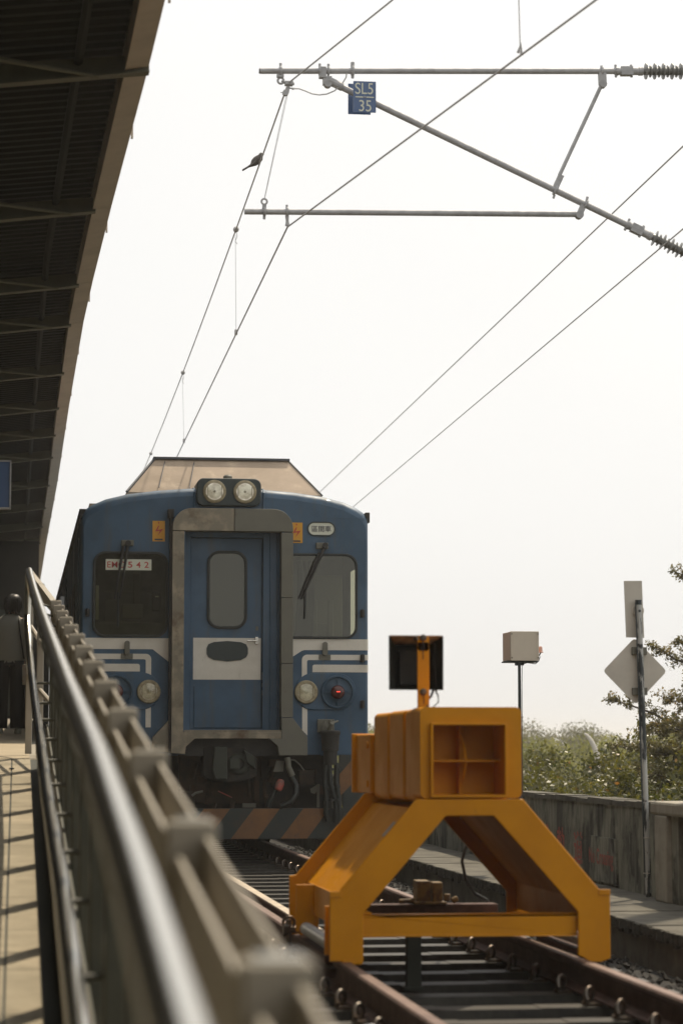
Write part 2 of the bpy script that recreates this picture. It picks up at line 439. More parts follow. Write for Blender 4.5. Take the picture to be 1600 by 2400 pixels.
# loose stones
vs = []; fs = []
N = 9000
cx = rng.uniform(0.48, 3.68, N); cy = 7.5 + 24 * rng.random(N) ** 1.5
for i in range(N):
    s = rng.uniform(.014, .030); zc = -0.300 + rng.uniform(-.01, .03)
    n = len(vs)
    d = rng.uniform(.6, 1.25, 6) * s
    q = rng.uniform(0, 3.14); c_, s_ = math.cos(q), math.sin(q)
    for (ax, ay, az), dd in zip(((1, 0, .2), (-1, 0, -.2), (0, 1, .1), (0, -1, 0), (.15, 0, .8), (0, .1, -.8)), d):
        vs.append((cx[i] + (ax * c_ - ay * s_) * dd, cy[i] + (ax * s_ + ay * c_) * dd, zc + az * dd))
    fs += [(n + a, n + bb, n + cc) for a, bb, cc in ((0, 2, 4), (2, 1, 4), (1, 3, 4), (3, 0, 4), (2, 0, 5), (1, 2, 5), (3, 1, 5), (0, 3, 5))]
me = bpy.data.meshes.new('ballast'); me.from_pydata(vs, [], fs)
o = link('ballast', me, M['ballast']); tag(o, 'dark crushed stone ballast lying between and beside the sleepers', 'ballast', kind='stuff')

# low concrete walkway on the right of the track
b = MB()
for k in range(22):
    y0 = 11.6 + k * 1.32
    b.prismx([(y0, -0.34), (y0 + 1.305, -0.34), (y0 + 1.305, -0.06 - .004 * (k % 3)), (y0, -0.06 - .004 * ((k + 1) % 3))], 3.75, 4.9)
tag(b.build('walkway', M['oldconc'], bevel=.006), kind='structure')
b = MB()
for k in range(420):                    # moss and dirt hanging over the edge of the slabs
    y0 = 12 + k * .065 + random.uniform(-.02, .02); h = random.uniform(.03, .075)
    b.box(3.727 + random.uniform(-.006, .006), 3.748, y0, y0 + .075, -.075 - h, -.064 + random.uniform(-.004, .004))
o = b.build('edge_moss', M['moss']); tag(o, 'dark moss and grime hanging along the edge of the low concrete walkway', 'moss', kind='stuff')
y = 17.1
o = MB().box(3.70, 3.752, y, y + .10, -.33, -.085).build('edge_post', M['wallc'], bevel=.004)
tag(o, 'pale grey concrete block post against the walkway edge behind the yellow frame', 'block')

# ramp, its kerb and the platform beyond it
b = MB()
y = 0.0; k = 0
while y < 17.5:
    y1 = min(17.5, y + .9)
    for (xa, xb) in ((-2.1, -1.205), (-1.195, -.605), (-.595, -.035), (-.025, .10)):
        b.add([(xa, y + .004, ramp_z(y + .004)), (xb, y + .004, ramp_z(y + .004)), (xb, y1 - .004, ramp_z(y1 - .004)), (xa, y1 - .004, ramp_z(y1 - .004))], [(0, 1, 2, 3)])
    y = y1; k += 1
tag(b.build('ramp_paving', M['tile']), kind='structure')
b = MB()
b.prismx([(0, -.6), (17.5, -.6), (17.5, ramp_z(17.5) - .006), (0, ramp_z(0) - .006)], -2.1, .16)
tag(b.build('ramp_base', M['gutterdark']), kind='structure')
b = MB()
y = 0.0
while y < 18.6:
    z0, z1 = ramp_z(y) + .05, ramp_z(min(y + 1.18, 17.5)) + .05
    b.prismx([(y, -.6), (y + 1.18, -.6), (y + 1.18, z1), (y, z0)], .16, .42)
    y += 1.2
tag(b.build('ramp_kerb', M['kerb'], bevel=.008), kind='structure')
b = MB()
b.prismx([(17.5, -.6), (75, -.6), (75, ramp_z(75) - .003), (17.5, ramp_z(17.5) - .003)], -9, .40)
tag(b.build('platform', M['concrete']), kind='structure')
b = MB()
for i in range(12):
    ya = 17.505 + i * 1.2; yb = ya + 1.195
    for j in range(8):
        xa = .13 - (j + 1) * .6; xb = xa + .594
        if j == 0: xb = .10
        b.add([(xa, ya, ramp_z(ya) + .003), (xb, ya, ramp_z(ya) + .003), (xb, yb, ramp_z(yb) + .003), (xa, yb, ramp_z(yb) + .003)], [(0, 1, 2, 3)])
tag(b.build('platform_paving', M['tile2']), kind='structure')
o = MB().box(-.045, -.012, 16.72, 16.86, ramp_z(16.79) - .001, ramp_z(16.79) + .004).build('drain_cover', M['bluedark'])
tag(o, 'small square grey drain cover set in the ramp paving', 'drain cover')

# ------------------------------------------------------------------ concrete walls on the right
t = thing('concrete_wall', 'long weathered concrete wall with red painted writing behind the walkway', 'wall', (4.6, 17.5, -.06))
n = 46; b = MB()
b.box(4.53, 4.72, 16.605, 64, -.4, .56)
b.build('wall_face', M['wallc'], t)
vs = []
b = MB(); seg = 120
for i in range(seg):
    ya = 16.63 + i * .39; yb = ya + .39
    dz = .6 + .006 * math.sin(i * 1.7) + random.uniform(-.004, .004)
    b.box(4.515 + random.uniform(-.004, .004), 4.735, ya, yb + .001, .56, dz)
b.build('coping', M['oldconc'], t)
for ch, yc, zc in (('道', 19.36, .24), ('軌', 19.98, .25), ('越', 20.6, .26), ('穿', 21.2, .265)):
    text(ch, 'painted_character', M['redpaint'], t, yc, zc - .05, .32, .27, 4.527, 'x', .02)
t = thing('warning_board', 'pale board with red No Crossing writing on the weathered wall', 'sign', (4.52, 18.5, .1))
MB().box(4.512, 4.529, 18.06, 18.95, -.04, .305).build('board', M['wallc'], t)
text('No Crossing', 'lettering', M['redpaint'], t, 18.52, .135, .78, .16, 4.509, 'x', .015)
t = thing('capped_wall', 'nearer concrete wall with smooth grey cap and a dark opening at right edge', 'wall', (4.45, 14.5, -.06))
b = MB(); b.box(4.44, 4.66, 16.02, 16.60, -.4, .53); b.box(4.44, 4.66, 10.5, 14.2, -.4, .53); b.box(4.62, 4.66, 14.2, 16.02, -.4, .53); b.box(4.44, 4.66, 14.2, 16.02, -.4, -.065); b.build('wall_face', M['wallc'], t)
b = MB(); b.box(4.40, 4.70, 10.5, 16.62, .53, .625); b.build('cap', M['concrete'], t, bevel=.02)
MB().box(4.50, 4.62, 14.2, 16.02, -.06, .20).build('ledge', M['moss'], t, bevel=.02)
b = MB(); b.box(4.40, 4.455, 16.2, 16.5, -.06, .53); b.build('pilaster', M['concrete'], t, bevel=.01)

# ------------------------------------------------------------------ sleepers, rails
def make_sleeper(y):
    t = thing('sleeper', 'grey concrete sleeper under the rails in front of the train', 'sleeper', (2.085, y, -.3), 'concrete sleepers of the track')
    b = MB()
    for (xa, xb, ht) in ((1.06, 1.86, -.152), (1.86, 2.31, -.155), (2.31, 3.11, -.152)):
        b.prismx([(y - .13, -.36), (y + .13, -.36), (y + .085, ht), (y - .085, ht)], xa, xb)
    b.build('sleeper_body', M['sleeper'], t, bevel=.008)
    for xr in (1.527, 2.645):
        for sd_ in (-1, 1):
            x = xr + sd_ * .085
            c = MB()
            c.box(x - .035, x + .05 if sd_ > 0 else x + .035, y - .055, y + .055, -.156, -.138)
            pts = []
            for k in range(15):           # spring clip: a bent bar
                a = math.pi * 1.65 * k / 14 - .6
                pts.append((x + sd_ * (.012 + .022 * math.cos(a)), y - .05 + .1 * k / 14, -.105 + .034 * math.sin(a)))
            c.tube(pts, .0095, 7)
            c.cyl((x + sd_ * .03, y - .02, -.145), (x + sd_ * .03, y - .02, -.085), .013, 8)
            c.build('rail_clip', M['clip'], t, smooth=True)
    return t
s0 = make_sleeper(9.58)
kids_of(s0)
sleepers = [s0]
for k in range(-2, 46):
    if k == 0: continue
    c = copy_tree(s0); c.location.y = 9.58 - 0 + .565 * k
    sleepers.append(c)
for c in sleepers[1:]: c['label'] = s0['label']

def rail_prof(x, top=0.0):
    return [(x - .061, -.138), (x + .061, -.138), (x + .061, -.128), (x + .012, -.112), (x + .0085, -.04), (x + .0325, -.03), (x + .0325, -.008), (x + .026, top),
            (x - .026, top), (x - .0325, -.008), (x - .0325, -.03), (x - .0085, -.04), (x - .012, -.112), (x - .061, -.128)]
for x, lab in ((1.527, 'rusty running rail on the left, passing under the buffer stop feet'), (2.645, 'rusty running rail on the right, passing under the buffer stop')):
    t = thing('rail', lab, 'rail', (x, 8, -.138), 'running rails')
    MB().prism(rail_prof(x, -.0015), 7.2, 70).build('rail_body', M['rust'], t, bevel=.002)
    MB().box(x - .024, x + .024, 7.2, 70, -.0014, .0008).build('rail_top', M['railtop'], t)
# check rail inside the left rail
t = thing('check_rail', 'bright worn guard rail lying just inside the left running rail', 'rail', (1.66, 13, -.138))
MB().prism([(x + .128, z) for x, z in rail_prof(1.527, -.0015)], 12.4, 23.2).build('rail_body', M['rust'], t)
MB().box(1.627, 1.683, 12.4, 23.2, -.0014, .001).build('rail_top', M['railshine'], t)
# ------------------------------------------------------------------ the train
# T turns the front elevation drawing (1 unit = 2.17 mm, measured at the cab face) into metres
YF = 24.0
def T(u, v, y=YF):
    k = y / 24.0
    return ((.2319 + .002167 * u) * k, .99 + (4.0237 - .00216 * v - .99) * k)
def poly(pts, y=YF): return [T(u, v, y) for u, v in pts]
def trr(u0, u1, v0, v1, r, y=YF, n=7):
    x0, z1 = T(u0, v0, y); x1, z0 = T(u1, v1, y)
    return rrect(x0, x1, z0, z1, r * .002167, n)

train = thing('train', 'blue commuter train with white stripes facing the buffer stop', 'train', (2.05, 24, 0))
half = [(1503, 1432), (1503, 880), (1503, 540), (1503, 352), (1497, 330), (1482, 306), (1450, 285), (1390, 258), (1290, 233), (1150, 214), (1010, 203), (838, 198)]
prof = half + [(1676 - u, v) for u, v in half[-2::-1]]
def section(y, inset_side=0.0, inset_top=0.0):
    cx, cz = T(838, 700)
    out = []
    for u, v in prof:
        x, z = T(u, v)
        x = cx + (x - cx) * (1 - inset_side / 1.44)
        if v < 500:
            z -= inset_top
        out.append((x, y, z))
    return out
secs = [section(24.0, .03, .085), section(24.012, .016, .045), section(24.04, .006, .018), section(24.09, 0, 0), section(24.35, 0, 0), section(25.35, 0, 0), section(43.4, 0, 0)]
n = len(prof)
b = MB()
b.add([p for s_ in secs for p in s_], [(i * n + j, i * n + j + 1, (i + 1) * n + j + 1, (i + 1) * n + j) for i in range(len(secs) - 1) for j in range(n - 1) if not (i == 4 and j in (1, n - 3))])
b.box(.66, 3.45, 24.12, 43.4, .92, .98)
b.add([p for p in secs[-1]], [tuple(range(n))])
body = b.build('body', M['blue'], train, smooth=True)
# front face plate with the two windscreens and the gangway opening cut out
face = [(x, z) for x, _, z in secs[0]]
hl = trr(238, 566, 510, 888, 48); hr = trr(1112, 1442, 510, 890, 48)
hd = poly([(640, 1330), (640, 395), (1100, 395), (1100, 1330)])
MB().holed(face, [hl, hr, hd], 24.0005, 24.03).build('cab_front', M['blue'], train)
# lower tail of the paint line where roof and front meet
MB().box(*[T(1300, 0)[0], T(1502, 0)[0]], 23.997, 24.0, T(0, 339)[1], T(0, 337)[1]).build('seam', M['bluedark'], train)

# livery stripes (painted bands, 2 mm proud)
def stripe(name, pts, mt, yy=23.998):
    return MB().prism(poly(pts), yy, 24.0).build(name, mt, train)
MB().prism(poly([(1150, 900), (1490, 900), (1490, 951), (1202, 951), (1190, 955), (1150, 981)]), 23.997, 24.0).build('stripe', M['white'], train)
MB().prism(poly([(186, 900), (578, 900), (578, 1008), (505, 951), (186, 951)]), 23.997, 24.0).build('stripe', M['white'], train)
def band(pts):
    return MB().prism(poly(pts), 23.997, 24.0)
def arc(cu, cv, r, a0, a1, n=6):
    return [(cu + r * math.cos(R(a0 + (a1 - a0) * i / n)), cv - r * math.sin(R(a0 + (a1 - a0) * i / n))) for i in range(n + 1)]
# right: line under the band, turning down to the lamp
band([(1490, 972)] + arc(1216, 997, 25, 90, 180) + [(1191, 1100), (1215, 1100)] + arc(1223, 1005, 8, 180, 90) + [(1490, 997)]).build('stripe', M['white'], train)
band([(1490, 1018)] + arc(1250, 1028, 10, 90, 180) + [(1240, 1053), (1490, 1053)]).build('stripe', M['white'], train)
band([(1193, 1198), (1217, 1198), (1217, 1345), (1193, 1320)]).build('stripe', M['white'], train)
band([(186, 972)] + arc(474, 997, 25, 90, 0) + [(499, 1100), (474, 1100)] + arc(466, 1005, 8, 0, 90) + [(186, 997)]).build('stripe', M['white'], train)
band([(186, 1018)] + arc(437, 1028, 10, 90, 0) + [(447, 1053), (186, 1053)]).build('stripe', M['white'], train)
band([(475, 1198), (499, 1198), (499, 1308), (475, 1308)]).build('stripe', M['white'], train)
# stripes run round the corner of the cab
for z0, z1 in ((900, 951), (972, 997), (1018, 1053)):
    b = MB()
    for s0_, s1_ in ((secs[0], secs[1]), (secs[1], secs[2]), (secs[2], secs[3])):
        for side in (0, -1):
            xa, ya = s0_[side][0], s0_[side][1]; xb, yb = s1_[side][0], s1_[side][1]
            sg = 1 if side == 0 else -1
            za, zb = T(0, z0)[1], T(0, z1)[1]
            b.add([(xa + .002 * sg, ya - .002, za), (xb + .003 * sg, yb - .002, za), (xb + .003 * sg, yb - .002, zb), (xa + .002 * sg, ya - .002, zb)], [(0, 1, 2, 3)])
    xr = T(1490, 0)[0]; xl = T(186, 0)[0]
    b.box(xr, secs[0][0][0] + .001, 23.9975, 24.0, T(0, z0)[1], T(0, z1)[1]); b.box(xl, secs[0][-1][0] - .001, 23.9975, 24.0, T(0, z0)[1], T(0, z1)[1])
    b.build('stripe', M['white'], train)
    MB().box(T(1503, 0)[0] - .002, T(1503, 0)[0] + .003, 24.09, 43.4, T(0, z0)[1], T(0, z1)[1]).build('stripe', M['white'], train)

# windscreens
for tag_, (u0, u1, v0, v1) in (('left', (238, 566, 510, 888)), ('right', (1112, 1442, 510, 890))):
    fr = MB().holed(trr(u0 - 8, u1 + 8, v0 - 8, v1 + 8, 56), [trr(u0 + 3, u1 - 3, v0 + 3, v1 - 3, 45)], 23.978, 24.02).build('windscreen', M['rubber'], train, bevel=.005)
    MB().prism(trr(u0 + 2, u1 - 2, v0 + 2, v1 - 2, 46), 24.004, 24.008).build('pane', M['glass' if tag_ == 'right' else 'glassleft'], fr)
# cab interior
b = MB()
xl, zb = T(200, 1000); xr, zt = T(1480, 330)
b.add([(xl, 24.13, zb), (xr, 24.13, zb), (xr, 25.6, zb), (xl, 25.6, zb), (xl, 24.13, zt), (xr, 24.13, zt), (xr, 25.6, zt), (xl, 25.6, zt)], [(0, 1, 2, 3), (4, 5, 6, 7), (2, 3, 7, 6)])
# a lit saloon window in the bulkhead, driver's seat, blinds and grab rails
b.box(*[T(236, 0)[0], T(560, 0)[0]], 24.3, 24.7, zb, T(0, 825)[1])
cabo = b.build('cab_interior', M['cabwall'], train)
b = MB()
b.box(T(1180, 0)[0], T(1460, 0)[0], 25.3, 25.35, zb, T(0, 560)[1])
b.box(T(1262, 0)[0], T(1400, 0)[0], 25.0, 25.04, zb, T(0, 800)[1])
b.box(T(1300, 0)[0], T(1318, 0)[0], 24.98, 25.0, zb, T(0, 690)[1]); b.box(T(1370, 0)[0], T(1395, 0)[0], 24.96, 25.0, zb, T(0, 690)[1])
b.build('partition', M['cab'], cabo, bevel=.01)
b = MB()
for uu, w_ in ((1195, 22), (1222, 16), (1246, 20)): b.prism([T(uu, 515), T(uu + w_, 515), T(uu + w_ + 14, 700), T(uu + w_ + 4, 885), T(uu - 12, 885), T(uu + 2, 700)], 24.5, 24.53)
b.build('blind', M['cabdark'], cabo, bevel=.01)
b = MB(); b.prism(rrect(T(300, 0)[0], T(380, 0)[0], T(0, 860)[1], T(0, 700)[1], .05), 24.9, 25.0); b.box(T(440, 0)[0], T(475, 0)[0], 25.2, 25.25, T(0, 880)[1], T(0, 560)[1]); b.box(T(300, 0)[0], T(560, 0)[0], 25.4, 25.44, T(0, 650)[1], T(0, 640)[1]); b.build('seat', M['cab'], cabo, bevel=.01)
b = MB()
b.box(T(262, 0)[0], T(430, 0)[0], 24.30, 24.34, T(0, 832)[1], T(0, 818)[1]); b.box(T(430, 0)[0], T(545, 0)[0], 24.32, 24.36, T(0, 832)[1], T(0, 822)[1])
b.box(T(375, 0)[0], T(470, 0)[0], 24.5, 24.8, T(0, 800)[1], T(0, 730)[1])
b.build('desk', M['cab'], cabo, bevel=.01)
MB().box(T(246, 0)[0], T(260, 0)[0], 24.14, 24.16, T(0, 812)[1], T(0, 655)[1]).build('side_light', M['signwhite'], cabo)
MB().box(T(505, 0)[0], T(545, 0)[0], 24.2, 24.26, T(0, 770)[1], T(0, 680)[1]).build('telephone', M['black'], cabo, bevel=.01)
b = MB().box(T(520, 0)[0], T(536, 0)[0], 24.195, 24.2, T(0, 706)[1], T(0, 700)[1])
b.build('label_plate', M['signwhite'], cabo)
pl = MB().prism(rrect(*[T(288, 0, 23.97)[0], T(497, 0, 23.97)[0]], T(0, 587, 23.97)[1], T(0, 537, 23.97)[1], .004), 23.996, 24.002).build('number_plate', M['signwhite'], train)
xa, z_ = T(333, 563); text('EMC', 'lettering', M['red'], pl, xa, z_, .166, .062, 23.994, bold=.004)
for ch, uu in (('5', 399), ('4', 437), ('2', 474)):
    xa, z_ = T(uu, 563); text(ch, 'lettering', M['red'], pl, xa, z_, .044, .060, 23.994, bold=.012)

# wipers
def wiper(bu0, bu1, bv0, bv1, arms, blade):
    (x0, z1), (x1, z0) = T(bu0, bv0), T(bu1, bv1)
    p = MB().box(x0, x1, 23.965, 24.0, z0, z1).build('wiper', M['steelpaint'], train, bevel=.006)
    b = MB()
    for (a0, a1) in arms:
        (xa, za), (xb, zb_) = T(*a0), T(*a1)
        b.tube([(xa, 23.955, za), ((xa + xb) / 2, 23.93, (za + zb_) / 2), (xb, 23.96, zb_)], [.016, .012, .007], 8)
    (xa, za) = T(*arms[0][0]); b.cyl((xa, 23.93, za), (xa, 24.0, za), .028, 16)
    b.build('wiper_arm', M['black'], p, smooth=True)
    (xa, za), (xb, zb_) = T(*blade[0]), T(*blade[1])
    MB().tube([(xa, 23.975, za), (xb, 23.975, zb_)], .009, 6).build('wiper_blade', M['rubber'], p)
wiper(1255, 1312, 452, 481, [((1296, 466), (1188, 716)), ((1270, 500), (1176, 712))], ((1206, 640), (1203, 805)))
wiper(358, 414, 450, 477, [((388, 466), (352, 722)), ((366, 480), (330, 722))], ((345, 690), (345, 850)))

# warning stickers, destination plate
for u0, u1 in ((500, 557), (1137, 1193)):
    (x0, z1), (x1, z0) = T(u0, 359), T(u1, 454)
    p = MB().box(x0, x1, 23.996, 24.0, z0, z1).build('warning_sticker', M['sticker'], train)
    b = MB(); c = (x0 + x1) / 2 ; zc = (z0 + z1) / 2
    b.prism([(c - .005, zc + .055), (c + .006, zc + .055), (c - .012, zc + .012), (c + .045, zc + .022), (c - .01, zc - .045), (c + .012, zc + .004), (c - .036, zc - .004)], 23.993, 23.996)
    b.prism([(c - .008, zc + .082), (c, zc + .095), (c + .008, zc + .082), (c, zc + .07)], 23.993, 23.996)
    b.build('lightning_mark', M['red'], p)
    b = MB(); b.box(c - .04, c + .04, 23.993, 23.996, z0 + .012, z0 + .026); b.build('small_print', M['ink'], p)
p = MB().holed(trr(1215, 1346, 353, 421, 33), [trr(1221, 1340, 359, 415, 27)], 23.985, 24.0).build('destination_sign', M['darkteal'], train, bevel=.003)
MB().prism(trr(1220, 1341, 358, 416, 28), 23.993, 23.999).build('sign_face', M['signwhite'], p)
xa, z_ = T(1281, 387); text('區間車', 'lettering', M['ink'], p, xa, z_, .192, .062, 23.989, bold=.004)

# handbrake hooks / lamp irons, hinges
for u in (388, 1297):
    p = MB().box(T(u - 27, 0)[0], T(u + 27, 0)[0], 23.985, 24.0, T(0, 995)[1], T(0, 971)[1]).build('lamp_iron', M['steelpaint'], train, bevel=.003)
    MB().prism(trr(u - 12, u + 12, 913, 976, 11), 23.955, 23.972).build('iron_tongue', M['steelpaint'], p, bevel=.003)
for u, v in ((1472, 780), (1472, 988), (1472, 1201), (207, 785), (207, 1201)):
    b = MB(); xa, z_ = T(u, v)
    b.box(xa - .022, xa + .022, 23.975, 24.0, z_ - .036, z_ + .036); b.cyl((xa, 23.965, z_ - .04), (xa, 23.965, z_ + .04), .013, 10)
    b.build('hinge', M['black'], train, bevel=.003)

# lower lamps
def panel(u0, u1):
    MB().prism(trr(u0, u1, 1058, 1227, 82, n=12), 23.985, 24.0).build('lamp_panel', M['blue'], train, bevel=.010, seg=3)
panel(1158, 1440); panel(245, 540)
def headlamp(u, v, r, y0=23.985, parent=train):
    xa, z_ = T(u, v); rr = r * .002167
    p = MB().lathe((xa, y0, z_), (0, -1, 0), [(0, rr), (.022, rr), (.030, rr * .93), (.030, rr * .72), (.012, rr * .68), (.0, rr * .66)], 36).build('headlamp', M['bezel'], parent, smooth=True)
    MB().lathe((xa, y0 - .001, z_), (0, -1, 0), [(.004, rr * .16), (.006, rr * .35), (.013, rr * .55), (.024, rr * .70)], 36).build('reflector', M['reflector'], p, smooth=True)
    MB().lathe((xa, y0 - .005, z_), (0, -1, 0), [(0, rr * .2), (.02, rr * .19), (.026, rr * .1)], 16).build('bulb', M['clear'], p, smooth=True)
    b = MB()
    for s in (-1, 1): b.tube([(xa + s * rr * .56, y0 - .034, z_ - rr * .52), (xa + s * rr * .56, y0 - .036, z_ + rr * .52)], .004, 6)
    for k in range(8):
        a = k * math.pi / 4 + .39; b.cyl((xa + math.cos(a) * rr * .84, y0 - .028, z_ + math.sin(a) * rr * .84), (xa + math.cos(a) * rr * .84, y0 - .036, z_ + math.sin(a) * rr * .84), .006, 6)
    b.build('lamp_guard', M['bezel'], p)
    MB().lathe((xa, y0 - .026, z_), (0, -1, 0), [(0, rr * .69), (.006, rr * .5), (.009, rr * .2), (.0095, .001)], 30).build('lamp_glass', M['clear'], p, smooth=True)
headlamp(1210, 1145, 54); headlamp(488, 1145, 54)
def taillamp(u, v, lit):
    xa, z_ = T(u, v)
    p = MB().lathe((xa, 23.986, z_), (0, -1, 0), [(0, .168), (.022, .168), (.030, .160), (.030, .148), (.012, .144), (.010, .08), (.016, .072)], 44).build('tail_lamp', M['bluedark'], train, smooth=True)
    MB().lathe((xa, 23.972, z_), (0, -1, 0), [(0, .070), (.03, .069), (.05, .055), (.06, .03), (.062, .001)], 30).build('red_lens', M['redlens'], p, smooth=True)
    b = MB()
    for k in range(4):
        a = k * math.pi / 2 + .0
        b.obox((xa + .115 * math.cos(a), 23.965, z_ + .115 * math.sin(a)), (.03 * math.cos(a), 0, .03 * math.sin(a)), (0, .006, 0), (-.006 * math.sin(a), 0, .006 * math.cos(a)))
    b.build('lamp_catch', M['bluedark'], p)
    if lit:
        b = MB()
        for k in (-1, 0, 1): b.box(xa + k * .012 - .0045, xa + k * .012 + .0045, 23.906, 23.912, z_ - .001, z_ + .007)
        b.build('lit_diode', M['redglow'], p)
taillamp(1355, 1145, True); taillamp(340, 1145, False)

# twin headlight box on the roof edge
b = MB(); b.prism(trr(702, 1001, 156, 285, 34, 23.93), 23.93, 24.35)
hb = b.build('roof_lamp_box', M['darkteal'], train, bevel=.012, seg=3)
for u in (784, 925):
    xa, z_ = T(u, 219, 23.93); rr = .116
    p = hb
    MB().lathe((xa, 23.93, z_), (0, -1, 0), [(0, rr), (.014, rr), (.018, rr * .94), (.018, rr * .74), (.002, rr * .70)], 36).build('lamp_ring', M['bezel'], p, smooth=True)
    MB().lathe((xa, 23.927, z_), (0, -1, 0), [(.0, rr * .2), (.003, rr * .4), (.009, rr * .6), (.016, rr * .74)], 36).build('reflector', M['reflector'], p, smooth=True)
    MB().lathe((xa, 23.915, z_), (0, -1, 0), [(0, rr * .73), (.008, rr * .55), (.012, rr * .25), (.0125, .001)], 30).build('lamp_glass', M['clear'], p, smooth=True)
    b = MB()
    for s in (-1, 1): b.box(xa + s * rr * .6 - .003, xa + s * rr * .6 + .003, 23.90, 23.912, z_ - rr * .45, z_ + rr * .45)
    b.lathe((xa, 23.925, z_), (0, -1, 0), [(0, .02), (.012, .018), (.016, .008)], 12)
    b.build('lamp_guard', M['bezel'], p)
xa, z_ = T(845, 153, 24.0)
MB().lathe((xa, 24.0, z_ - .02), (0, 0, 1), [(0, .045), (.03, .045), (.045, .03), (.046, .001)], 18).build('vent_knob', M['steelpaint'], hb, smooth=True)
b = MB()
for s, u in ((-1, 692), (1, 1012)):
    xa, z_ = T(u, 245); b.tube([(xa, 23.985, T(0, 300)[1]), (xa, 24.0, T(0, 225)[1]), (xa, 24.1, T(0, 202)[1]), (xa, 24.3, T(0, 196)[1])], .012, 8)
b.build('roof_lamp_fairing', M['blue'], train, smooth=True)

# gutters at the roof corners and roof equipment
b = MB()
for s, u in ((-1, 172), (1, 1506)):
    xa, z_ = T(u, 305); b.box(xa - .012 if s < 0 else xa - .03, xa + .05 if s < 0 else xa + .012, 24.06, 43.4, z_ - .10, z_)
b.build('roof_gutter', M['under'], train)
b = MB()
(x0, z0), (x1, z1) = T(214, 300), T(262, 254)
b.prism([(x0, z0), (x0 + .01, z1), (x1 + .15, z1 - .0), (x1 + .2, z0)], 24.6, 42)
b.build('roof_walkway', M['tan'], train)
# sloping equipment hood
yb_, yt_ = 24.35, 24.75
def TT(u, v, y): x, z = T(u, v, y); return (x, y, z)
A = TT(380, 226, yb_); B = TT(1285, 231, yb_); C_ = TT(1127, 72, yt_); D = TT(506, 72, yt_)
A2 = (TT(345, 237, yb_)[0], 31.5, A[2] - .05); D2 = (D[0], 31.1, D[2]); C2 = (C_[0], 31.1, C_[2]); B2 = (B[0], 31.5, B[2])
lowA = (A[0], A[1], A[2] - .15); lowB = (B[0], B[1], B[2] - .15)
b = MB(); b.add([A, B, C_, D, A2, B2, C2, D2, lowA, lowB], [(0, 1, 2, 3), (1, 5, 6, 2), (0, 3, 7, 4), (3, 2, 6, 7), (8, 9, 1, 0)])
hood = b.build('roof_hood', M['tan'], train)
b = MB(); b.add([(D[0] - .01, D[1] - .03, D[2] + .0), (C_[0] + .01, C_[1] - .03, C_[2] + .0), (C_[0] + .01, 31.1, C_[2]), (D[0] - .01, 31.1, D[2]),
                 (D[0] - .01, D[1] - .03, D[2] + .022), (C_[0] + .01, C_[1] - .03, C_[2] + .022), (C_[0] + .01, 31.1, C_[2] + .022), (D[0] - .01, 31.1, D[2] + .022)],
                [(0, 1, 2, 3), (4, 5, 6, 7), (0, 1, 5, 4), (1, 2, 6, 5), (2, 3, 7, 6), (3, 0, 4, 7)])
b.build('hood_lip', M['tanedge'], hood)
b = MB()
for (ua, ub) in ((555, 528), (690, 668)):
    p0 = TT(ua, 80, yt_); p1 = TT(ub, 205, yb_)
    b.tube([(p0[0], p0[1] - .012, p0[2]), (p1[0], p1[1] - .02, p1[2])], .005, 5)
b.tube([(A[0], A[1] - .005, A[2]), (D[0], D[1] - .005, D[2])], .014, 6); b.tube([(B[0], B[1] - .005, B[2]), (C_[0], C_[1] - .005, C_[2])], .008, 6)
b.build('hood_seam', M['tanedge'], hood)

# gangway frame
g = 23.84
def G(u, v): return T(u, v, g)
def garc(cu, cv, r, a0, a1, n=9): return [G(cu + r * math.cos(R(a0 + (a1 - a0) * i / n)), cv - r * math.sin(R(a0 + (a1 - a0) * i / n))) for i in range(n + 1)]
b = MB(); b.prism([G(875, 297)] + [G(875, 402), G(592, 402)] + garc(682, 387, 90, 180, 90)[0:], g, 24.0)
fr = b.build('gangway_frame', M['steel'], train, bevel=.004)
b = MB(); b.prism([G(878, 402), G(878, 297)] + garc(1060, 387, 90, 90, 0) + [G(1150, 402)], g, 24.0); b.build('frame_panel', M['steelpaint'], fr, bevel=.004)
vv_ = [405, 709, 1014, 1262]
for i in range(3):
    b = MB(); (x0, z1), (x1, z0) = G(1096, vv_[i] + 1.5), G(1150, vv_[i + 1] - 1.5); b.box(x0, x1, g, 24.0, z0, z1)
    for k in range(4):
        zz = z0 + (z1 - z0) * (k + .35) / 4
        for xx in (x0 + .012, x1 - .014): b.lathe((xx, g, zz), (0, -1, 0), [(0, .005), (.003, .003)], 6)
    b.build('frame_panel', M['steelpaint'], fr, bevel=.003)
b = MB(); (x0, z1), (x1, z0) = G(592, 405), G(647, 1330); b.box(x0, x1, g, 24.0, z0, z1)
b.prism([G(592, 1330), G(1100, 1330), G(1100, 1359), G(1040, 1359), G(1080, 1392), G(1080, 1400), G(700, 1359), G(660, 1396), G(655, 1430), G(592, 1424)][0:1] + [G(1096, 1330), G(1096, 1359), G(700, 1359), G(660, 1396), G(655, 1430), G(592, 1424)], g, 24.0)
b.build('frame_panel', M['steel'], fr, bevel=.003)
b = MB(); b.prism([G(1098, 1264), G(1150, 1264), G(1218, 1352), G(1218, 1436), G(1088, 1436), G(1080, 1392), G(1042, 1359), G(1098, 1359)], g, 24.0)
b.build('frame_panel', M['steelpaint'], fr, bevel=.003)
b = MB(); b.prism([G(588, 1270), G(588, 1420), G(508, 1420), G(508, 1355)], g + .06, 24.0); b.build('frame_panel', M['steel'], fr, bevel=.003)
b = MB(); b.prism([G(582, 318), G(590, 318), G(590, 1424), G(582, 1424)], g + .02, 24.0)
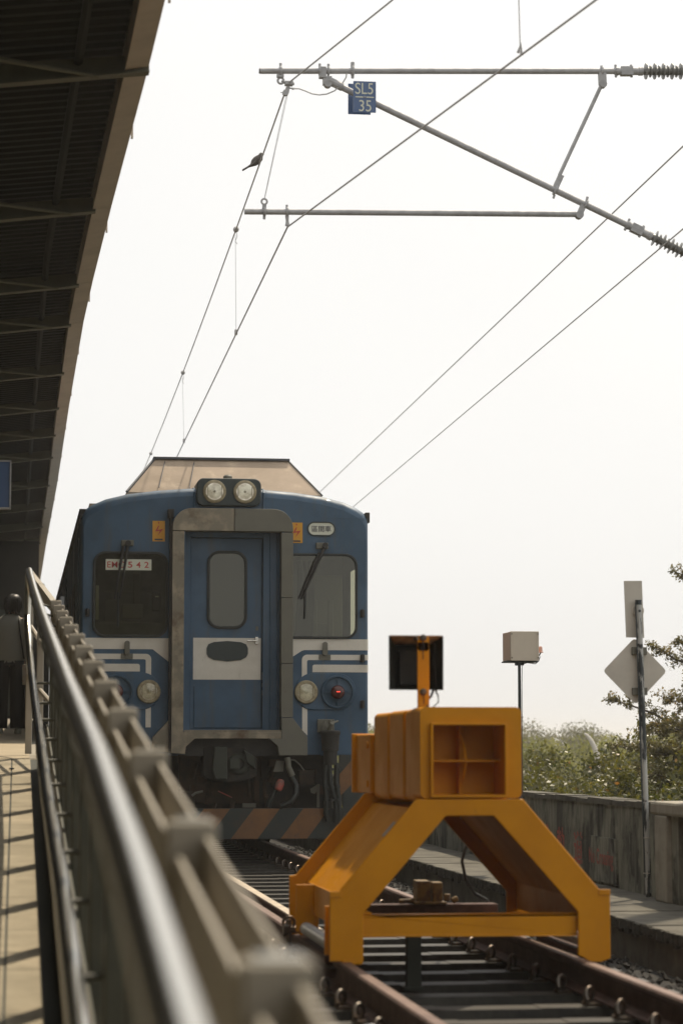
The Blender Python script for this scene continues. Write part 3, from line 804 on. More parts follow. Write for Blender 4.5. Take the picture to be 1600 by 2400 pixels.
b.box(*[G(573, 0)[0], G(600, 0)[0]], g + .07, 24.0, G(0, 340)[1], G(0, 300)[1])
b.build('frame_edge', M['under'], fr)
# door jamb and door
b = MB()
(x0, z1), (x1, z0) = T(640, 400), T(1100, 1328)
dl, dr, dt, db = T(676, 0)[0], T(1012, 0)[0], T(0, 432)[1], T(0, 1316)[1]
b.box(x0, dl, 24.02, 24.06, z0, z1); b.box(dr, x1, 24.02, 24.06, z0, z1); b.box(dl, dr, 24.02, 24.06, dt, z1); b.box(dl, dr, 24.02, 24.06, z0, db)
b.box(x1 - .012, x1, 23.85, 24.02, z0, z1); b.box(x0, x0 + .01, 23.85, 24.02, z0, z1)
b.box(T(1042, 0)[0], T(1048, 0)[0], 24.0, 24.02, z0, z1); b.box(T(1075, 0)[0], T(1080, 0)[0], 23.99, 24.02, z0, z1)
b.build('door_jamb', M['blue'], train, bevel=.004)
b = MB(); b.holed([(dl + .004, db + .004), (dr - .004, db + .004), (dr - .004, dt - .004), (dl + .004, dt - .004)], [trr(758, 932, 499, 849, 52, 24.07)], 24.07, 24.10)
dobj = b.build('door', M['blue'], train, bevel=.002)
b = MB(); b.holed(trr(752, 938, 493, 855, 58, 24.06), [trr(765, 925, 506, 842, 46, 24.06)], 24.05, 24.09); fo = b.build('door_window', M['rubber'], dobj, bevel=.006)
MB().prism(trr(762, 928, 503, 845, 48, 24.06), 24.075, 24.079).build('pane', M['glass'], fo)
b = MB(); b.box(T(740, 0)[0], T(950, 0)[0], 24.6, 24.62, T(0, 980)[1], T(0, 480)[1]); b.build('vestibule', M['cab'], dobj)
MB().prism(poly([(690, 897), (1001, 897), (1001, 1089), (690, 1089)], 24.07), 24.066, 24.071).build('door_stripe', M['white'], dobj)
bad = [(752, 944), (760, 926), (785, 916), (847, 911), (910, 916), (934, 926), (942, 944), (942, 970), (934, 985), (910, 998), (847, 1005), (785, 998), (760, 985), (752, 970)]
MB().prism(poly(bad, 24.06), 24.055, 24.067).build('door_badge', M['darkteal'], dobj, bevel=.004)
b = MB()
xa, z_ = T(982, 908, 24.05); b.box(xa - .016, xa + .016, 24.045, 24.07, z_ - .035, z_ + .035)
b.tube([(xa, 24.03, z_ - .004), (xa - .05, 24.02, z_ - .002), (xa - .10, 24.02, z_ - .006)], .010, 8); b.cyl((xa, 24.02, z_), (xa, 24.06, z_), .016, 12)
b.build('door_handle', M['stainless'], dobj, bevel=.002)
xa, z_ = T(984, 852, 24.05); MB().prism(rrect(xa - .012, xa + .012, z_ - .022, z_ + .022, .01), 24.06, 24.07).build('keyhole', M['steelpaint'], dobj)
b = MB()
for (a, c) in (((696, 1308), (1003, 1308)), ((696, 1308), (696, 1120)), ((1003, 1308), (1003, 400 + 60))):
    (xa, za), (xb, zb_) = T(*a, 24.06), T(*c, 24.06); b.tube([(xa, 24.066, za), (xb, 24.066, zb_)], .0045, 5)
b.build('door_groove', M['bluedark'], dobj)
b = MB(); (x0_, z1_), (x1_, z0_) = T(648, 1320, 23.98), T(1092, 1331, 23.98); b.box(x0_, x1_, 23.86, 24.05, z0_, z1_); b.build('threshold', M['steel'], train)

# coupler, underframe, pipes, plough
und = MB()
und.box(T(230, 0)[0], T(1362, 0)[0], 24.5, 24.6, .30, .93)
und.box(.95, 3.15, 25.6, 26.2, .3, .8)
uo = und.build('underframe', M['under'], train)
for (u0, u1, v0, v1, yy) in ((640, 760, 1440, 1655, 24.3), (930, 1020, 1440, 1500, 24.35), (760, 1005, 1560, 1660, 24.42), (985, 1010, 1500, 1650, 24.30), (1185, 1258, 1504, 1572, 24.12), (640, 700, 1600, 1665, 24.25)):
    (x0, z1), (x1, z0) = T(u0, v0), T(u1, v1); MB().box(x0, x1, yy, yy + .12, z0, z1).build('end_beam', M['underbrown'], uo, bevel=.006)
b = MB()
b.prism(poly([(738, 1400), (775, 1385), (785, 1392), (850, 1392), (850, 1400), (930, 1400), (950, 1425), (985, 1450), (985, 1530), (955, 1545), (850, 1560), (760, 1545), (738, 1530)]), 23.98, 24.5)
cp = b.build('coupler', M['under'], train, bevel=.02)
b = MB()
b.prism(poly([(790, 1396), (848, 1396), (848, 1545), (795, 1545), (780, 1500)], 23.9), 23.86, 24.0)
b.prism(poly([(858, 1450), (905, 1450), (905, 1500), (858, 1500)], 23.9), 23.88, 24.0)
b.lathe((T(900, 0)[0], 23.99, T(0, 1475)[1]), (0, -1, 0), [(0, .11), (.02, .11), (.03, .09), (.03, .05), (-.0, .045)], 24)
b.prism(poly([(925, 1410), (975, 1440), (980, 1500), (940, 1470)], 23.9), 23.92, 24.0)
b.build('coupler_head', M['gutterdark'], cp, bevel=.01)
MB().prism(poly([(654, 1340), (1096, 1340), (1096, 1438), (654, 1438)]), 23.985, 24.0).build('void_shade', M['black'], train)  # black plate painted in for the shaded void below the gangway
MB().box(T(625, 0)[0], T(1280, 0)[0], 24.02, 24.06, T(0, 1440)[1], T(0, 1432)[1] - .001).build('sole_bar', M['under'], train)
# jumper socket with three hoses
b = MB()
(x0, z1), (x1, z0) = T(1262, 1270), T(1340, 1330); b.box(x0, x1, 23.96, 24.0, z0, z1)
b.prism(poly([(1282, 1300), (1300, 1275), (1312, 1330), (1282, 1330)], 23.93), 23.90, 23.97)
js = b.build('jumper_socket', M['steelpaint'], train, bevel=.006)
xa, z_ = T(1322, 1330, 23.88)
b = MB(); b.lathe((xa, 23.86, z_ + .02), (.0, .0, -1), [(0, .085), (.012, .10), (.04, .10), (.05, .092), (.16, .086), (.20, .085), (.205, .07), (.26, .068), (.34, .07)], 28)
b.build('socket_body', M['under'], js, smooth=True)
b = MB(); b.tube([(xa - .02, 23.80, z_ + .02), (xa, 23.76, z_ + .08), (xa + .03, 23.78, z_ + .10), (xa + .07, 23.8, z_ + .11)], [.025, .022, .012, .01], 8); b.cyl((xa, 23.86, z_ + .01), (xa, 23.86, z_ + .12), .02, 10)
b.build('lever', M['steelpaint'], js, smooth=True)
b = MB()
for (pts, r) in ((((1300, 1470), (1298, 1560), (1305, 1650), (1302, 1700), (1312, 1735)), .024), (((1318, 1470), (1322, 1560), (1345, 1640), (1352, 1720), (1348, 1745)), .026), (((1350, 1470), (1350, 1560), (1362, 1640), (1364, 1700), (1360, 1748)), .026)):
    P_ = [T(u, v, 23.86) for u, v in pts]; b.tube([(x, 23.84 + .02 * i / 4, z) for i, (x, z) in enumerate(P_)], r, 10)
for v in (1500, 1580, 1640):
    for u in (1302, 1330, 1354): xq, zq = T(u, v, 23.86); b.cyl((xq, 23.85, zq - .012), (xq, 23.85, zq + .012), .032, 12)
b.build('hose', M['rubber'], js, smooth=True)
# brake hose with cock
b = MB(); P_ = [(1130, 1450), (1128, 1500), (1145, 1535), (1165, 1570), (1165, 1610), (1140, 1650), (1095, 1668)]
b.tube([(T(u, v, 23.9)[0], 23.9 + .03 * math.sin(i), T(u, v, 23.9)[1]) for i, (u, v) in enumerate(P_)], .026, 10)
b.tube([(T(u, v, 23.9)[0], 23.95, T(u, v, 23.9)[1]) for u, v in ((1085, 1570), (1065, 1610), (1045, 1650), (1040, 1672))], .028, 10)
bh = b.build('brake_hose', M['rubber'], train, smooth=True)
b = MB(); P_ = [(1124, 1445), (1130, 1490), (1148, 1530)]
b.tube([(T(u, v, 23.88)[0], 23.87, T(u, v, 23.88)[1]) for u, v in P_], [.032, .028, .03], 10)
b.prism(poly([(1075, 1460), (1110, 1460), (1106, 1510), (1060, 1512)], 23.95), 23.94, 23.96)
b.build('hose_coupling', M['steelpaint'], bh, smooth=True)
b = MB(); b.tube([(T(u, v, 23.9)[0], 23.92, T(u, v, 23.9)[1]) for u, v in ((1130, 1455), (1160, 1458), (1185, 1480), (1203, 1505))], .008, 6); b.build('pipe', M['steelpaint'], bh, smooth=True)
b = MB(); b.lathe((T(1088, 0)[0], 23.93, T(0, 1565)[1]), (-.3, -.2, -.8), [(-.04, .03), (0, .042), (.05, .04), (.07, .03)], 14); b.build('red_cock', M['redpaint'], bh, smooth=True)
b = MB()
b.prism(poly([(1232, 1590), (1262, 1570), (1275, 1590), (1250, 1612), (1236, 1608)], 24.1), 24.1, 24.13); b.box(T(1268, 0)[0], T(1280, 0)[0], 24.1, 24.13, T(0, 1676)[1], T(0, 1568)[1])
b.box(T(930, 0)[0], T(990, 0)[0], 24.2, 24.25, T(0, 1676)[1], T(0, 1657)[1])
b.tube([(T(u, v)[0], 24.05, T(u, v)[1]) for u, v in ((690, 1620), (705, 1608), (740, 1600))], .012, 6)
b.build('bracket', M['steelpaint'], uo)
b = MB(); b.tube([(T(u, v)[0], 24.2, T(u, v)[1]) for u, v in ((815, 1600), (880, 1630))], .006, 6); b.build('red_rod', M['redpaint'], uo)
for k in range(26):
    b = MB()
    u = random.uniform(620, 1290); v = random.uniform(1445, 1660); r = random.uniform(.012, .03); yy = random.uniform(24.15, 24.45)
    xq, zq = T(u, v)
    if random.random() < .5: b.tube([(xq, yy, zq), (xq + random.uniform(-.1, .1), yy, zq - random.uniform(.1, .3))], r, 8)
    else: b.box(xq, xq + r * 4, yy, yy + .05, zq, zq + r * 3)
    b.build('brake_gear', M['underbrown'], uo)
# plough with hazard stripes
yp = 23.9
pp = poly([(600, 1677), (1288, 1677), (1288, 1640), (1503, 1432), (1503, 1690), (1430, 1780), (1380, 1817), (560, 1817)], yp)
MB().prism(poly([(560, 1678), (1300, 1678), (1380, 1678), (1380, 1817), (560, 1817)], yp), yp, yp + .03).build('snow_plough', M['ploughdark'], train, bevel=.004)
plo = [q for q in train.children if q.name.startswith('snow_plough')][0]
k = 0
for u in (867 - 456, 867 - 228, 867, 1095):
    wd = 122
    MB().prism(poly([(u, 1816), (u + wd, 1816), (u + wd + 102, 1679), (u + 104, 1679)], yp), yp - .003, yp).build('hazard_stripe', M['orange'], plo)
sk = MB().prism(poly([(1364, 1433), (1503, 1433), (1503, 1690), (1400, 1815), (1382, 1815), (1382, 1600), (1364, 1600)], yp + .05), yp + .05, yp + .08).build('side_skirt', M['ploughdark'], train, bevel=.004)
for (a, c_) in ((1530, 1640), (1745, 1850)):
    p4 = [(1366, a - 8), (1420, a - 62 - 8), (1503, a - 150), (1503, a - 40), (1366, a + 95)]
    if a > 1700: p4 = [(1384, 1805), (1384, 1735), (1503, 1615), (1503, 1688), (1400, 1812)]
    MB().prism(poly(p4, yp + .05), yp + .047, yp + .05).build('hazard_stripe', M['orange'], sk)
# side windows and doors along the platform side
for k in range(9):
    y0 = 26.0 + k * 1.9
    MB().box(.598, .612, y0, y0 + 1.2, 1.75, 2.75).build('side_window', M['rubber'], train, bevel=.004)
for y0 in (24.45, 30.4, 36.4):
    MB().box(.590, .612, y0, y0 + .9, 1.15, 3.1).build('side_door', M['bluedark'], train, bevel=.004)
b = MB(); b.box(.57, .575, 37.6, 37.66, 3.13, 3.17); b.build('side_lamp', M['redglow'], train)
# bogie
for yb0 in (26.2, 28.3):
    b = MB()
    for x in (1.53, 2.645):
        b.lathe((x - .06, yb0, .43), (1, 0, 0), [(0, .43), (.09, .43), (.10, .455), (.125, .455)] if x > 2 else [(0, .455), (.025, .455), (.035, .43), (.125, .43)], 32)
    b.cyl((1.2, yb0, .43), (2.95, yb0, .43), .08)
    b.build('wheelset', M['under'], train)
b = MB()
for x in (1.15, 2.9): b.box(x, x + .14, 25.5, 29, .38, .62)
b.box(1.2, 3.0, 27, 27.5, .4, .8)
b.build('bogie_frame', M['under'], train)
# ------------------------------------------------------------------ buffer stop
buf = thing('buffer_stop', 'yellow steel buffer stop with boxed beam clamped onto the rails', 'buffer stop', (2.12, 11.3, 0))
Y0, Y1 = 11.28, 12.98
outer = [(1.454, .004), (1.454, .312), (1.49, .318), (1.863, .752), (2.374, .752), (2.742, .322), (2.79, .314), (2.79, .004), (2.745, -.012), (2.69, -.012), (2.66, .01), (2.634, .02), (2.634, .223), (2.233, .674), (2.004, .674), (1.612, .223), (1.612, -.006), (1.60, -.012), (1.52, -.012), (1.51, .004)]
for (a, c, nm) in ((Y0, Y0 + .022, 'front_frame'), (Y1 - .022, Y1, 'rear_frame')):
    MB().prism(outer, a, c).build(nm, M['yellow'], buf, bevel=.005, seg=2)
# sloping web plates between the two frames, set in from the flange edge
def web(p, q, t=.014):
    (x0, z0), (x1, z1) = p, q
    d = Vector((x1 - x0, z1 - z0)).normalized(); nn = Vector((-d.y, d.x)) * t
    return [(x0, z0), (x1, z1), (x1 + nn.x, z1 + nn.y), (x0 + nn.x, z0 + nn.y)]
b = MB()
b.prism([(1.545, .28), (1.905, .70), (1.92, .69), (1.56, .27)], Y0 + .022, Y1 - .022)
b.prism([(1.905, .70), (2.335, .70), (2.335, .686), (1.905, .686)], Y0 + .022, Y1 - .022)
b.build('web_plate', M['yellow'], buf)
b = MB(); b.prism([(2.335, .70), (2.70, .28), (2.686, .27), (2.321, .69)], Y0 + .022, Y1 - .022); b.build('web_plate', M['yellow'], buf)
b = MB(); b.box(1.545, 1.560, Y0 + .022, Y1 - .022, .13, .285); b.build('web_plate', M['yellow'], buf)
b = MB(); b.box(2.686, 2.70, Y0 + .022, Y1 - .022, .13, .285); b.build('web_plate', M['yellow'], buf)
for x0, x1 in ((1.452, 1.55), (2.70, 2.79)):
    for (y, zt, zb_) in ((Y0 + .17, .25, .02), (Y1 - .35, .285, .04)):
        MB().box(x0, x1, y, y + .018, zb_, zt).build('gusset', M['yellow'], buf, bevel=.004)
    b = MB(); b.box(x0 + .01, x1, Y0 + .24, Y1 - .4, -.03, .015); b.box(x0 + .0, x1 + .0, Y0 + .24, Y1 - .02, -.09, -.05)
    b.build('clamp_bar', M['rust'], buf, bevel=.006)
    b = MB(); xx = x0 + .045 if x0 < 2 else x1 - .045
    prof_ = []
    for k in range(60): prof_.append((k * .018, .033 if k % 6 else .029))
    b.lathe((xx, Y0 + .22, .062), (0, 1, 0), prof_, 14)
    b.build('clamp_cylinder', M['galv'], buf, smooth=True)
    b = MB(); xx2 = x0 - .03 if x0 < 2 else x1 + .03
    b.lathe((xx2 - .03, Y1 - .28, .05), (1, 0, 0), [(0, .035), (.03, .035), (.03, .02), (.09, .02)], 6); b.cyl((xx2, Y1 - .28, -.08), (xx2, Y1 - .28, .10), .016, 10); b.torus((xx2, Y1 - .28, .085), (0, 1, 0), .03, .008)
    b.build('clamp_bolt', M['clip'], buf, smooth=True)
# cross bar
b = MB(); b.box(1.612, 2.636, Y0 + .03, Y0 + .045, .112, .214); b.box(1.612, 2.636, Y0 + .03, Y0 + .12, .200, .214); b.box(1.612, 2.636, Y0 + .03, Y0 + .12, .112, .124)
b.build('cross_bar', M['yellow'], buf, bevel=.003)
MB().prism([(1.612, .214), (1.66, .214), (1.66, .222), (1.64, .232), (1.612, .232)], Y0 + .05, Y0 + .12).build('gusset', M['yellow'], buf, bevel=.003)
b = MB(); b.box(1.60, 2.65, Y1 + .30, Y1 + .42, .055, .135); b.build('rear_beam', M['rust'], buf, bevel=.006)
b = MB(); b.box(2.20, 2.275, Y1 + .32, Y1 + .46, .135, .262); b.box(2.285, 2.34, Y1 + .30, Y1 + .40, .135, .255); b.box(2.18, 2.36, Y1 + .28, Y1 + .48, .135, .15)
b.cyl((2.37, Y1 + .33, .15), (2.37, Y1 + .33, .19), .02, 6); b.cyl((2.40, Y1 + .34, .15), (2.43, Y1 + .34, .165), .018, 8); b.cyl((2.10, Y1 + .33, .15), (2.19, Y1 + .33, .155), .014, 8)
b.build('anchor_bracket', mat('anchor', (.20, .13, .04), .7, col2=(.09, .055, .03), scale=18, lo=.45, hi=.6), buf, bevel=.006)
b = MB(); b.box(1.874, 1.945, Y0 + .35, Y0 + .41, -.16, .118); b.box(1.86, 1.955, Y0 + .34, Y0 + .42, -.17, -.150); b.build('centre_post', M['gutterdark'], buf, bevel=.004)
# box beam: front box with a cross-braced recess, then three sections behind it
bx0, bx1, bz0, bz1 = 1.886, 2.372, .755, 1.186
def boxsec(y0, y1, x0, x1, z0, z1, r, name, bev=.012):
    return MB().prism(rrect(x0, x1, z0, z1, r, 5), y0, y1).build(name, M['yellow'], buf, bevel=bev, seg=3)
b = MB(); b.holed(rrect(bx0, bx1, bz0 + .001, bz1, .028, 6), [rrect(1.945, 2.288, .772, 1.100, .004, 2)], Y0 + .02, 11.575)
o = b.build('box_beam', M['yellow'], buf, bevel=.014, seg=3)
b = MB(); b.holed(rrect(1.932, 2.300, .760, 1.112, .012, 4), [rrect(1.945, 2.288, .772, 1.100, .004, 2)], Y0 - .004, Y0 + .02); b.build('recess_lip', M['yellow'], o, bevel=.005)
MB().box(1.93, 2.30, Y0 + .285, Y0 + .293, .77, 1.105).build('back_plate', M['yellow'], o)
b = MB(); b.box(1.945, 2.288, Y0 + .12, Y0 + .30, .926, .936); b.build('brace_plate', M['yellow'], o, bevel=.003)
b = MB(); b.tube([(2.112, Y0 + .27, .775), (2.120, Y0 + .18, .85), (2.124, Y0 + .12, .93), (2.122, Y0 + .17, 1.01), (2.108, Y0 + .27, 1.095)], .007, 6); b.box(2.106, 2.114, Y0 + .20, Y0 + .30, .775, 1.095)
b.build('brace_plate', M['yellow'], o)
boxsec(11.61, 11.905, 1.912, bx1 - .004, bz0 - .02, 1.184, .03, 'box_beam', .016)
boxsec(11.95, 12.40, 1.908, bx1 - .004, bz0 - .02, 1.182, .03, 'box_beam', .016)
boxsec(12.445, 12.93, 1.906, bx1 - .004, bz0 - .03, 1.178, .03, 'box_beam', .016)
b = MB(); b.box(bx0 + .06, bx1 - .04, 11.55, 12.6, bz0 - .01, bz1 - .04); b.build('box_core', M['yellow'], buf)
b = MB(); b.box(bx0 - .0, bx1 - .06, 12.93, 13.47, .752, 1.066); hd_ = b.build('buffer_head', M['yellow'], buf, bevel=.006)
b = MB(); b.box(bx0 - .022, bx1 - .04, 13.47, 13.51, .745, 1.073); b.build('head_plate', M['yellow'], hd_, bevel=.004)
for z in (.80, 1.01): MB().lathe((bx0 + .001, 13.0, z), (-1, 0, 0), [(0, .02), (.012, .02), (.014, .014)], 12).build('head_bolt', M['yellow'], hd_)
# corner ears of the clamp plates seen at the knee
for x in (1.454, 2.735):
    MB().box(x, x + .055, Y0 - .006, Y0, .30, .327).build('ear', M['yellow'], buf, bevel=.002)
# small metal plate on the left web
d = Vector((.36, 0, .42)).normalized(); nn = Vector((-d.z, 0, d.x))
MB().obox(Vector((1.815, Y0 + .52, .595)) + nn * .003, d * .045, Vector((0, .03, 0)), nn * .002).build('maker_plate', M['galv'], buf, bevel=.001)
# lamp hood on its bracket
b = MB(); b.box(1.921, 1.979, Y0 + .30, Y0 + .312, 1.186, 1.505); b.prism(rrect(1.921, 1.979, 1.46, 1.535, .012), Y0 + .30, Y0 + .312)
br = b.build('lamp_bracket', M['yellow'], buf, bevel=.002)
for z in (1.525, 1.262): MB().lathe((1.949, Y0 + .30, z), (0, -1, 0), [(0, .017), (.008, .017), (.012, .012), (.013, .001)], 12).build('bracket_bolt', M['clip'], br)
b = MB(); b.cyl((1.925, Y0 + .30, 1.526), (1.915, Y0 + .33, 1.522), .012, 8)
b.build('bracket_bolt', M['clip'], br)
b = MB(); b.cyl((1.949, Y0 + .2985, 1.51), (1.9485, Y0 + .2985, 1.42), .0022, 5); b.cyl((1.951, Y0 + .2985, 1.255), (1.952, Y0 + .2985, 1.205), .0022, 5); b.build('rust_streak', M['rust'], br)
hoodm = mat('hood_dark', (.018, .024, .020), .65, col2=(.04, .034, .024), scale=9, lo=.5, hi=.7)
hin = mat('hood_rust_lit', (.55, .42, .34), .8, col2=(.30, .22, .17), scale=26)  # rust tone made pale to stand in for light on the hood's underside
b = MB(); yh = Y0 + .34; X0_, X1_, Z0_, Z1_ = 1.790, 2.052, 1.276, 1.536
ix0, ix1, iz0, iz1 = 1.85, 2.02, 1.285, 1.50
b.add([(X0_, yh, Z0_), (X1_, yh, Z0_), (X1_, yh, Z1_), (X0_, yh, Z1_), (ix0, yh + .2, iz0), (ix1, yh + .2, iz0), (ix1, yh + .2, iz1), (ix0, yh + .2, iz1)], [(0, 1, 5, 4), (1, 2, 6, 5), (3, 0, 4, 7), (4, 5, 6, 7)])
lh = b.build('lamp_hood', hoodm, buf, recalc=False)
so_ = lh.modifiers.new('s', 'SOLIDIFY'); so_.thickness = .004
b = MB(); b.add([(X0_, yh, Z1_), (X1_, yh, Z1_), (ix1, yh + .2, iz1), (ix0, yh + .2, iz1), (X0_, yh, Z1_ + .003), (X1_, yh, Z1_ + .003), (ix1, yh + .2, iz1 + .003), (ix0, yh + .2, iz1 + .003)], [(0, 1, 2, 3), (4, 5, 6, 7), (0, 1, 5, 4), (1, 2, 6, 5), (3, 0, 4, 7)])
b.build('hood_top', hin, lh)
b = MB(); b.box(1.86, 1.99, yh + .12, yh + .19, 1.30, 1.47); b.cyl((2.025, yh + .06, 1.29), (2.02, yh + .06, 1.50), .006, 6); b.build('lamp_body', M['black'], lh, bevel=.006)
b = MB()
b.tube([(2.015, yh + .05, 1.278), (2.006, yh + .03, 1.262), (1.995, yh, 1.245), (1.975, yh - .02, 1.225), (1.968, yh - .04, 1.19)], .006, 6)
b.tube([(2.02, yh + .05, 1.278), (2.034, yh + .03, 1.25), (2.030, yh, 1.215), (2.0, yh - .02, 1.19)], .003, 6)
b.tube([(2.03, yh + .05, 1.278), (2.025, yh + .03, 1.262), (2.028, yh, 1.248)], .004, 6)
b.build('lamp_cable', M['black'], lh)

t = MB(); t.tube([(2.44, 12.99, .50), (2.442, 13.15, .44), (2.452, 13.3, .37), (2.49, 13.4, .27), (2.56, 13.5, .18), (2.64, 13.55, .14), (2.75, 13.6, -.05), (2.78, 13.6, -.25)], .009, 8)
o = t.build('cable', M['black'], smooth=True); tag(o, 'black cable hanging down behind the yellow buffer frame to the ground', 'cable')
t = MB(); t.tube([(3.42, 11.35, -.27), (3.45, 11.36, -.13), (3.53, 11.38, -.085), (3.62, 11.4, -.11), (3.70, 11.42, -.20), (3.72, 11.42, -.27)], .018, 8, flat=1)
o = t.build('conduit', M['cloth'], smooth=True); o.data.materials[0] = M['alu']; tag(o, 'pale bent conduit arching beside the right foot of the buffer stop', 'conduit')
t = MB(); t.lathe((1.36, 9.35, -.255), (.15, .1, 1), [(0, .05), (.03, .05), (.035, .03), (.08, .028)], 10); t.torus((1.36, 9.35, -.12), (.2, 1, .1), .045, .011); t.torus((1.42, 9.42, -.14), (.8, .5, .3), .036, .009); t.tube([(1.30, 9.3, -.2), (1.33, 9.33, -.13), (1.41, 9.4, -.16)], .01, 8)
o = t.build('shackle', M['galv'], smooth=True); tag(o, 'shiny steel shackle lying beside the left rail in the foreground', 'shackle')

# ------------------------------------------------------------------ overhead line
CY = 18.76
arm = thing('overhead_mast', 'grey cantilever arm with ribbed insulators carrying the overhead wires', 'overhead mast', (6.6, CY, -.3))
Gt = M['galv']
def tubep(name, a, c, r, par=arm, mt=Gt, nseg=14): return MB().cyl((a[0], CY, a[1]), (c[0], CY, c[1]), r, nseg).build(name, mt, par, smooth=True)
top = tubep('top_tube', (1.854, 6.371), (4.80, 6.480), .0235)
MB().cyl((1.848, CY, 6.371), (1.853, CY, 6.371), .021, 14).build('tube_end', M['black'], top)
dia = tubep('diagonal_tube', (2.43, 6.30), (4.86, 5.20), .0255)
low = tubep('steady_tube', (1.735, 5.226), (4.42, 5.284), .0235)
stt = tubep('strut', (4.640, 6.36), (4.285, 5.60), .0155)
# clamps
b = MB()
b.box(2.33, 2.385, CY - .03, CY + .03, 6.33, 6.42); b.box(2.43, 2.36, CY - .025, CY + .025, 6.275, 6.345)
b.lathe((2.40, CY - .03, 6.285), (0, 1, 0), [(0, .032), (.06, .032)], 14)
for x in (2.335, 2.405): b.torus((x, CY, 6.389), (1, 0, 0), .032, .009); b.cyl((x, CY, 6.42), (x, CY, 6.45), .011, 8)
b.cyl((2.41, CY, 6.312), (2.52, CY, 6.262), .034, 12)
b.build('hinge_clamp', Gt, arm, bevel=.003)
b = MB(); b.torus((2.02, CY, 6.377), (1, 0, 0), .031, .012); b.cyl((2.02, CY, 6.40), (2.02, CY, 6.44), .011, 8); b.box(1.99, 2.045, CY - .02, CY + .02, 6.325, 6.35); b.torus((2.022, CY, 6.298), (0, 1, 0), .024, .009); b.build('eye_clamp', Gt, arm)
b = MB(); b.torus((2.60, CY, 6.397), (1, 0, 0), .036, .012); b.cyl((2.60, CY, 6.43), (2.60, CY, 6.47), .016, 8); b.cyl((2.60, CY, 6.34), (2.60, CY, 6.37), .012, 8); b.build('wire_clamp', Gt, arm)
b = MB(); b.torus((4.645, CY, 6.475), (1, 0, 0), .03, .01); b.cyl((4.642, CY, 6.49), (4.642, CY, 6.52), .011, 8); b.obox((4.648, CY, 6.41), (.03, 0, 0), (0, .022, 0), (-.002, 0, .05)); b.lathe((4.652, CY - .025, 6.365), (0, 1, 0), [(0, .03), (.05, .03)], 12); b.build('strut_clamp', Gt, arm)
b = MB(); b.obox((4.268, CY, 5.535), (.022, 0, -.008), (0, .02, 0), (.03, 0, .065)); b.torus((4.25, CY, 5.476), (.91, 0, -.41), .033, .011); b.cyl((4.243, CY, 5.44), (4.233, CY, 5.41), .01, 8); b.build('strut_clamp', Gt, arm)
b = MB(); b.obox((4.465, CY, 5.325), (.022, 0, -.008), (0, .022, 0), (.02, 0, .045)); b.lathe((4.445, CY - .03, 5.278), (0, 1, 0), [(0, .032), (.06, .032)], 14); b.torus((4.50, CY, 5.365), (.91, 0, -.41), .033, .010); b.cyl((4.505, CY, 5.39), (4.515, CY, 5.43), .011, 8); b.build('steady_clamp', Gt, arm)
b = MB(); b.torus((1.895, CY, 5.230), (1, 0, 0), .031, .011); b.cyl((1.893, CY, 5.17), (1.893, CY, 5.20), .011, 8); b.box(1.878, 1.908, CY - .015, CY + .015, 5.255, 5.285); b.torus((1.893, CY, 5.312), (0, 1, 0), .022, .008); b.build('eye_clamp', Gt, arm)
b = MB(); b.torus((2.075, CY, 5.234), (1, 0, 0), .030, .010); b.cyl((2.073, CY, 5.255), (2.073, CY, 5.29), .010, 8); b.tube([(2.075, CY, 5.205), (2.077, CY, 5.16), (2.079, CY, 5.122)], [.016, .012, .02], 8); b.build('contact_clip', Gt, arm)
def insul(a, d, nsh, par, name='insulator'):
    a = Vector(a); d = Vector(d).normalized()
    b = MB(); b.lathe(a, d, [(0, .026), (.0, .031), (.20, .031), (.20, .036), (.235, .036), (.235, .030)], 16)
    u = Vector((-d.z, 0, d.x))
    for k in (.01, .14): b.cyl(a + d * k - u * .05, a + d * k + u * (.055), .011, 8)
    b.lathe(a + d * .01, d, [(0, .036), (.02, .036)], 14); b.obox(a + d * .10, d * .05, Vector((0, .03, 0)), u * .036)
    b.build('insulator_cap', M['galv'], par, bevel=.003)
    pr_ = [(.235, .026)]
    for k in range(nsh):
        s = .255 + k * .0365; r = .066 if k % 2 == 0 else .050
        pr_ += [(s, .030), (s + .004, r), (s + .010, r), (s + .020, .030)]
    pr_.append((.27 + nsh * .0365, .028))
    b = MB(); b.lathe(a, d, pr_, 28); b.build(name, M['porcelain'], par, smooth=True)
    return a + d * (.27 + nsh * .0365)
e1 = insul((4.75, CY, 6.478), (2.946, 0, .109), 22, arm)
e2 = insul((4.83, CY, 5.214), (2.43, 0, -1.10), 20, arm)
b = MB(); b.box(6.35, 6.60, CY - .13, CY + .13, -.5, 8.2); b.cyl(e1, (6.36, CY, e1.z + .01), .03); b.cyl(e2, (6.36, CY, e2.z - .36), .03)
b.build('mast_post', M['alu'], arm, bevel=.01)
# number plates on the diagonal tube
sg_ = MB(); sg_.prism(rrect(2.589, 2.771, 6.032, 6.284, .004), CY - .12, CY - .114)
sp = sg_.build('number_sign', M['signblue'], arm)
xm = 2.680
text('SL5', 'lettering', M['signwhite'], sp, xm - .004, 6.225, .143, .092, CY - .122)
text('35', 'lettering', M['signwhite'], sp, xm + .004, 6.085, .098, .092, CY - .122)
b = MB(); b.box(xm - .073, xm - .012, CY - .1225, CY - .1205, 6.151, 6.160); b.box(xm + .012, xm + .073, CY - .1225, CY - .1205, 6.151, 6.160); b.build('dividing_line', M['signwhite'], sp)
b = MB(); b.box(xm - .006, xm + .006, CY - .13, CY - .12, 6.150, 6.162); b.build('rivet', Gt, sp)
b = MB(); b.prism(rrect(2.579, 2.762, 6.076, 6.326, .004), CY + .11, CY + .116); b.build('number_sign', M['signblue'], arm)
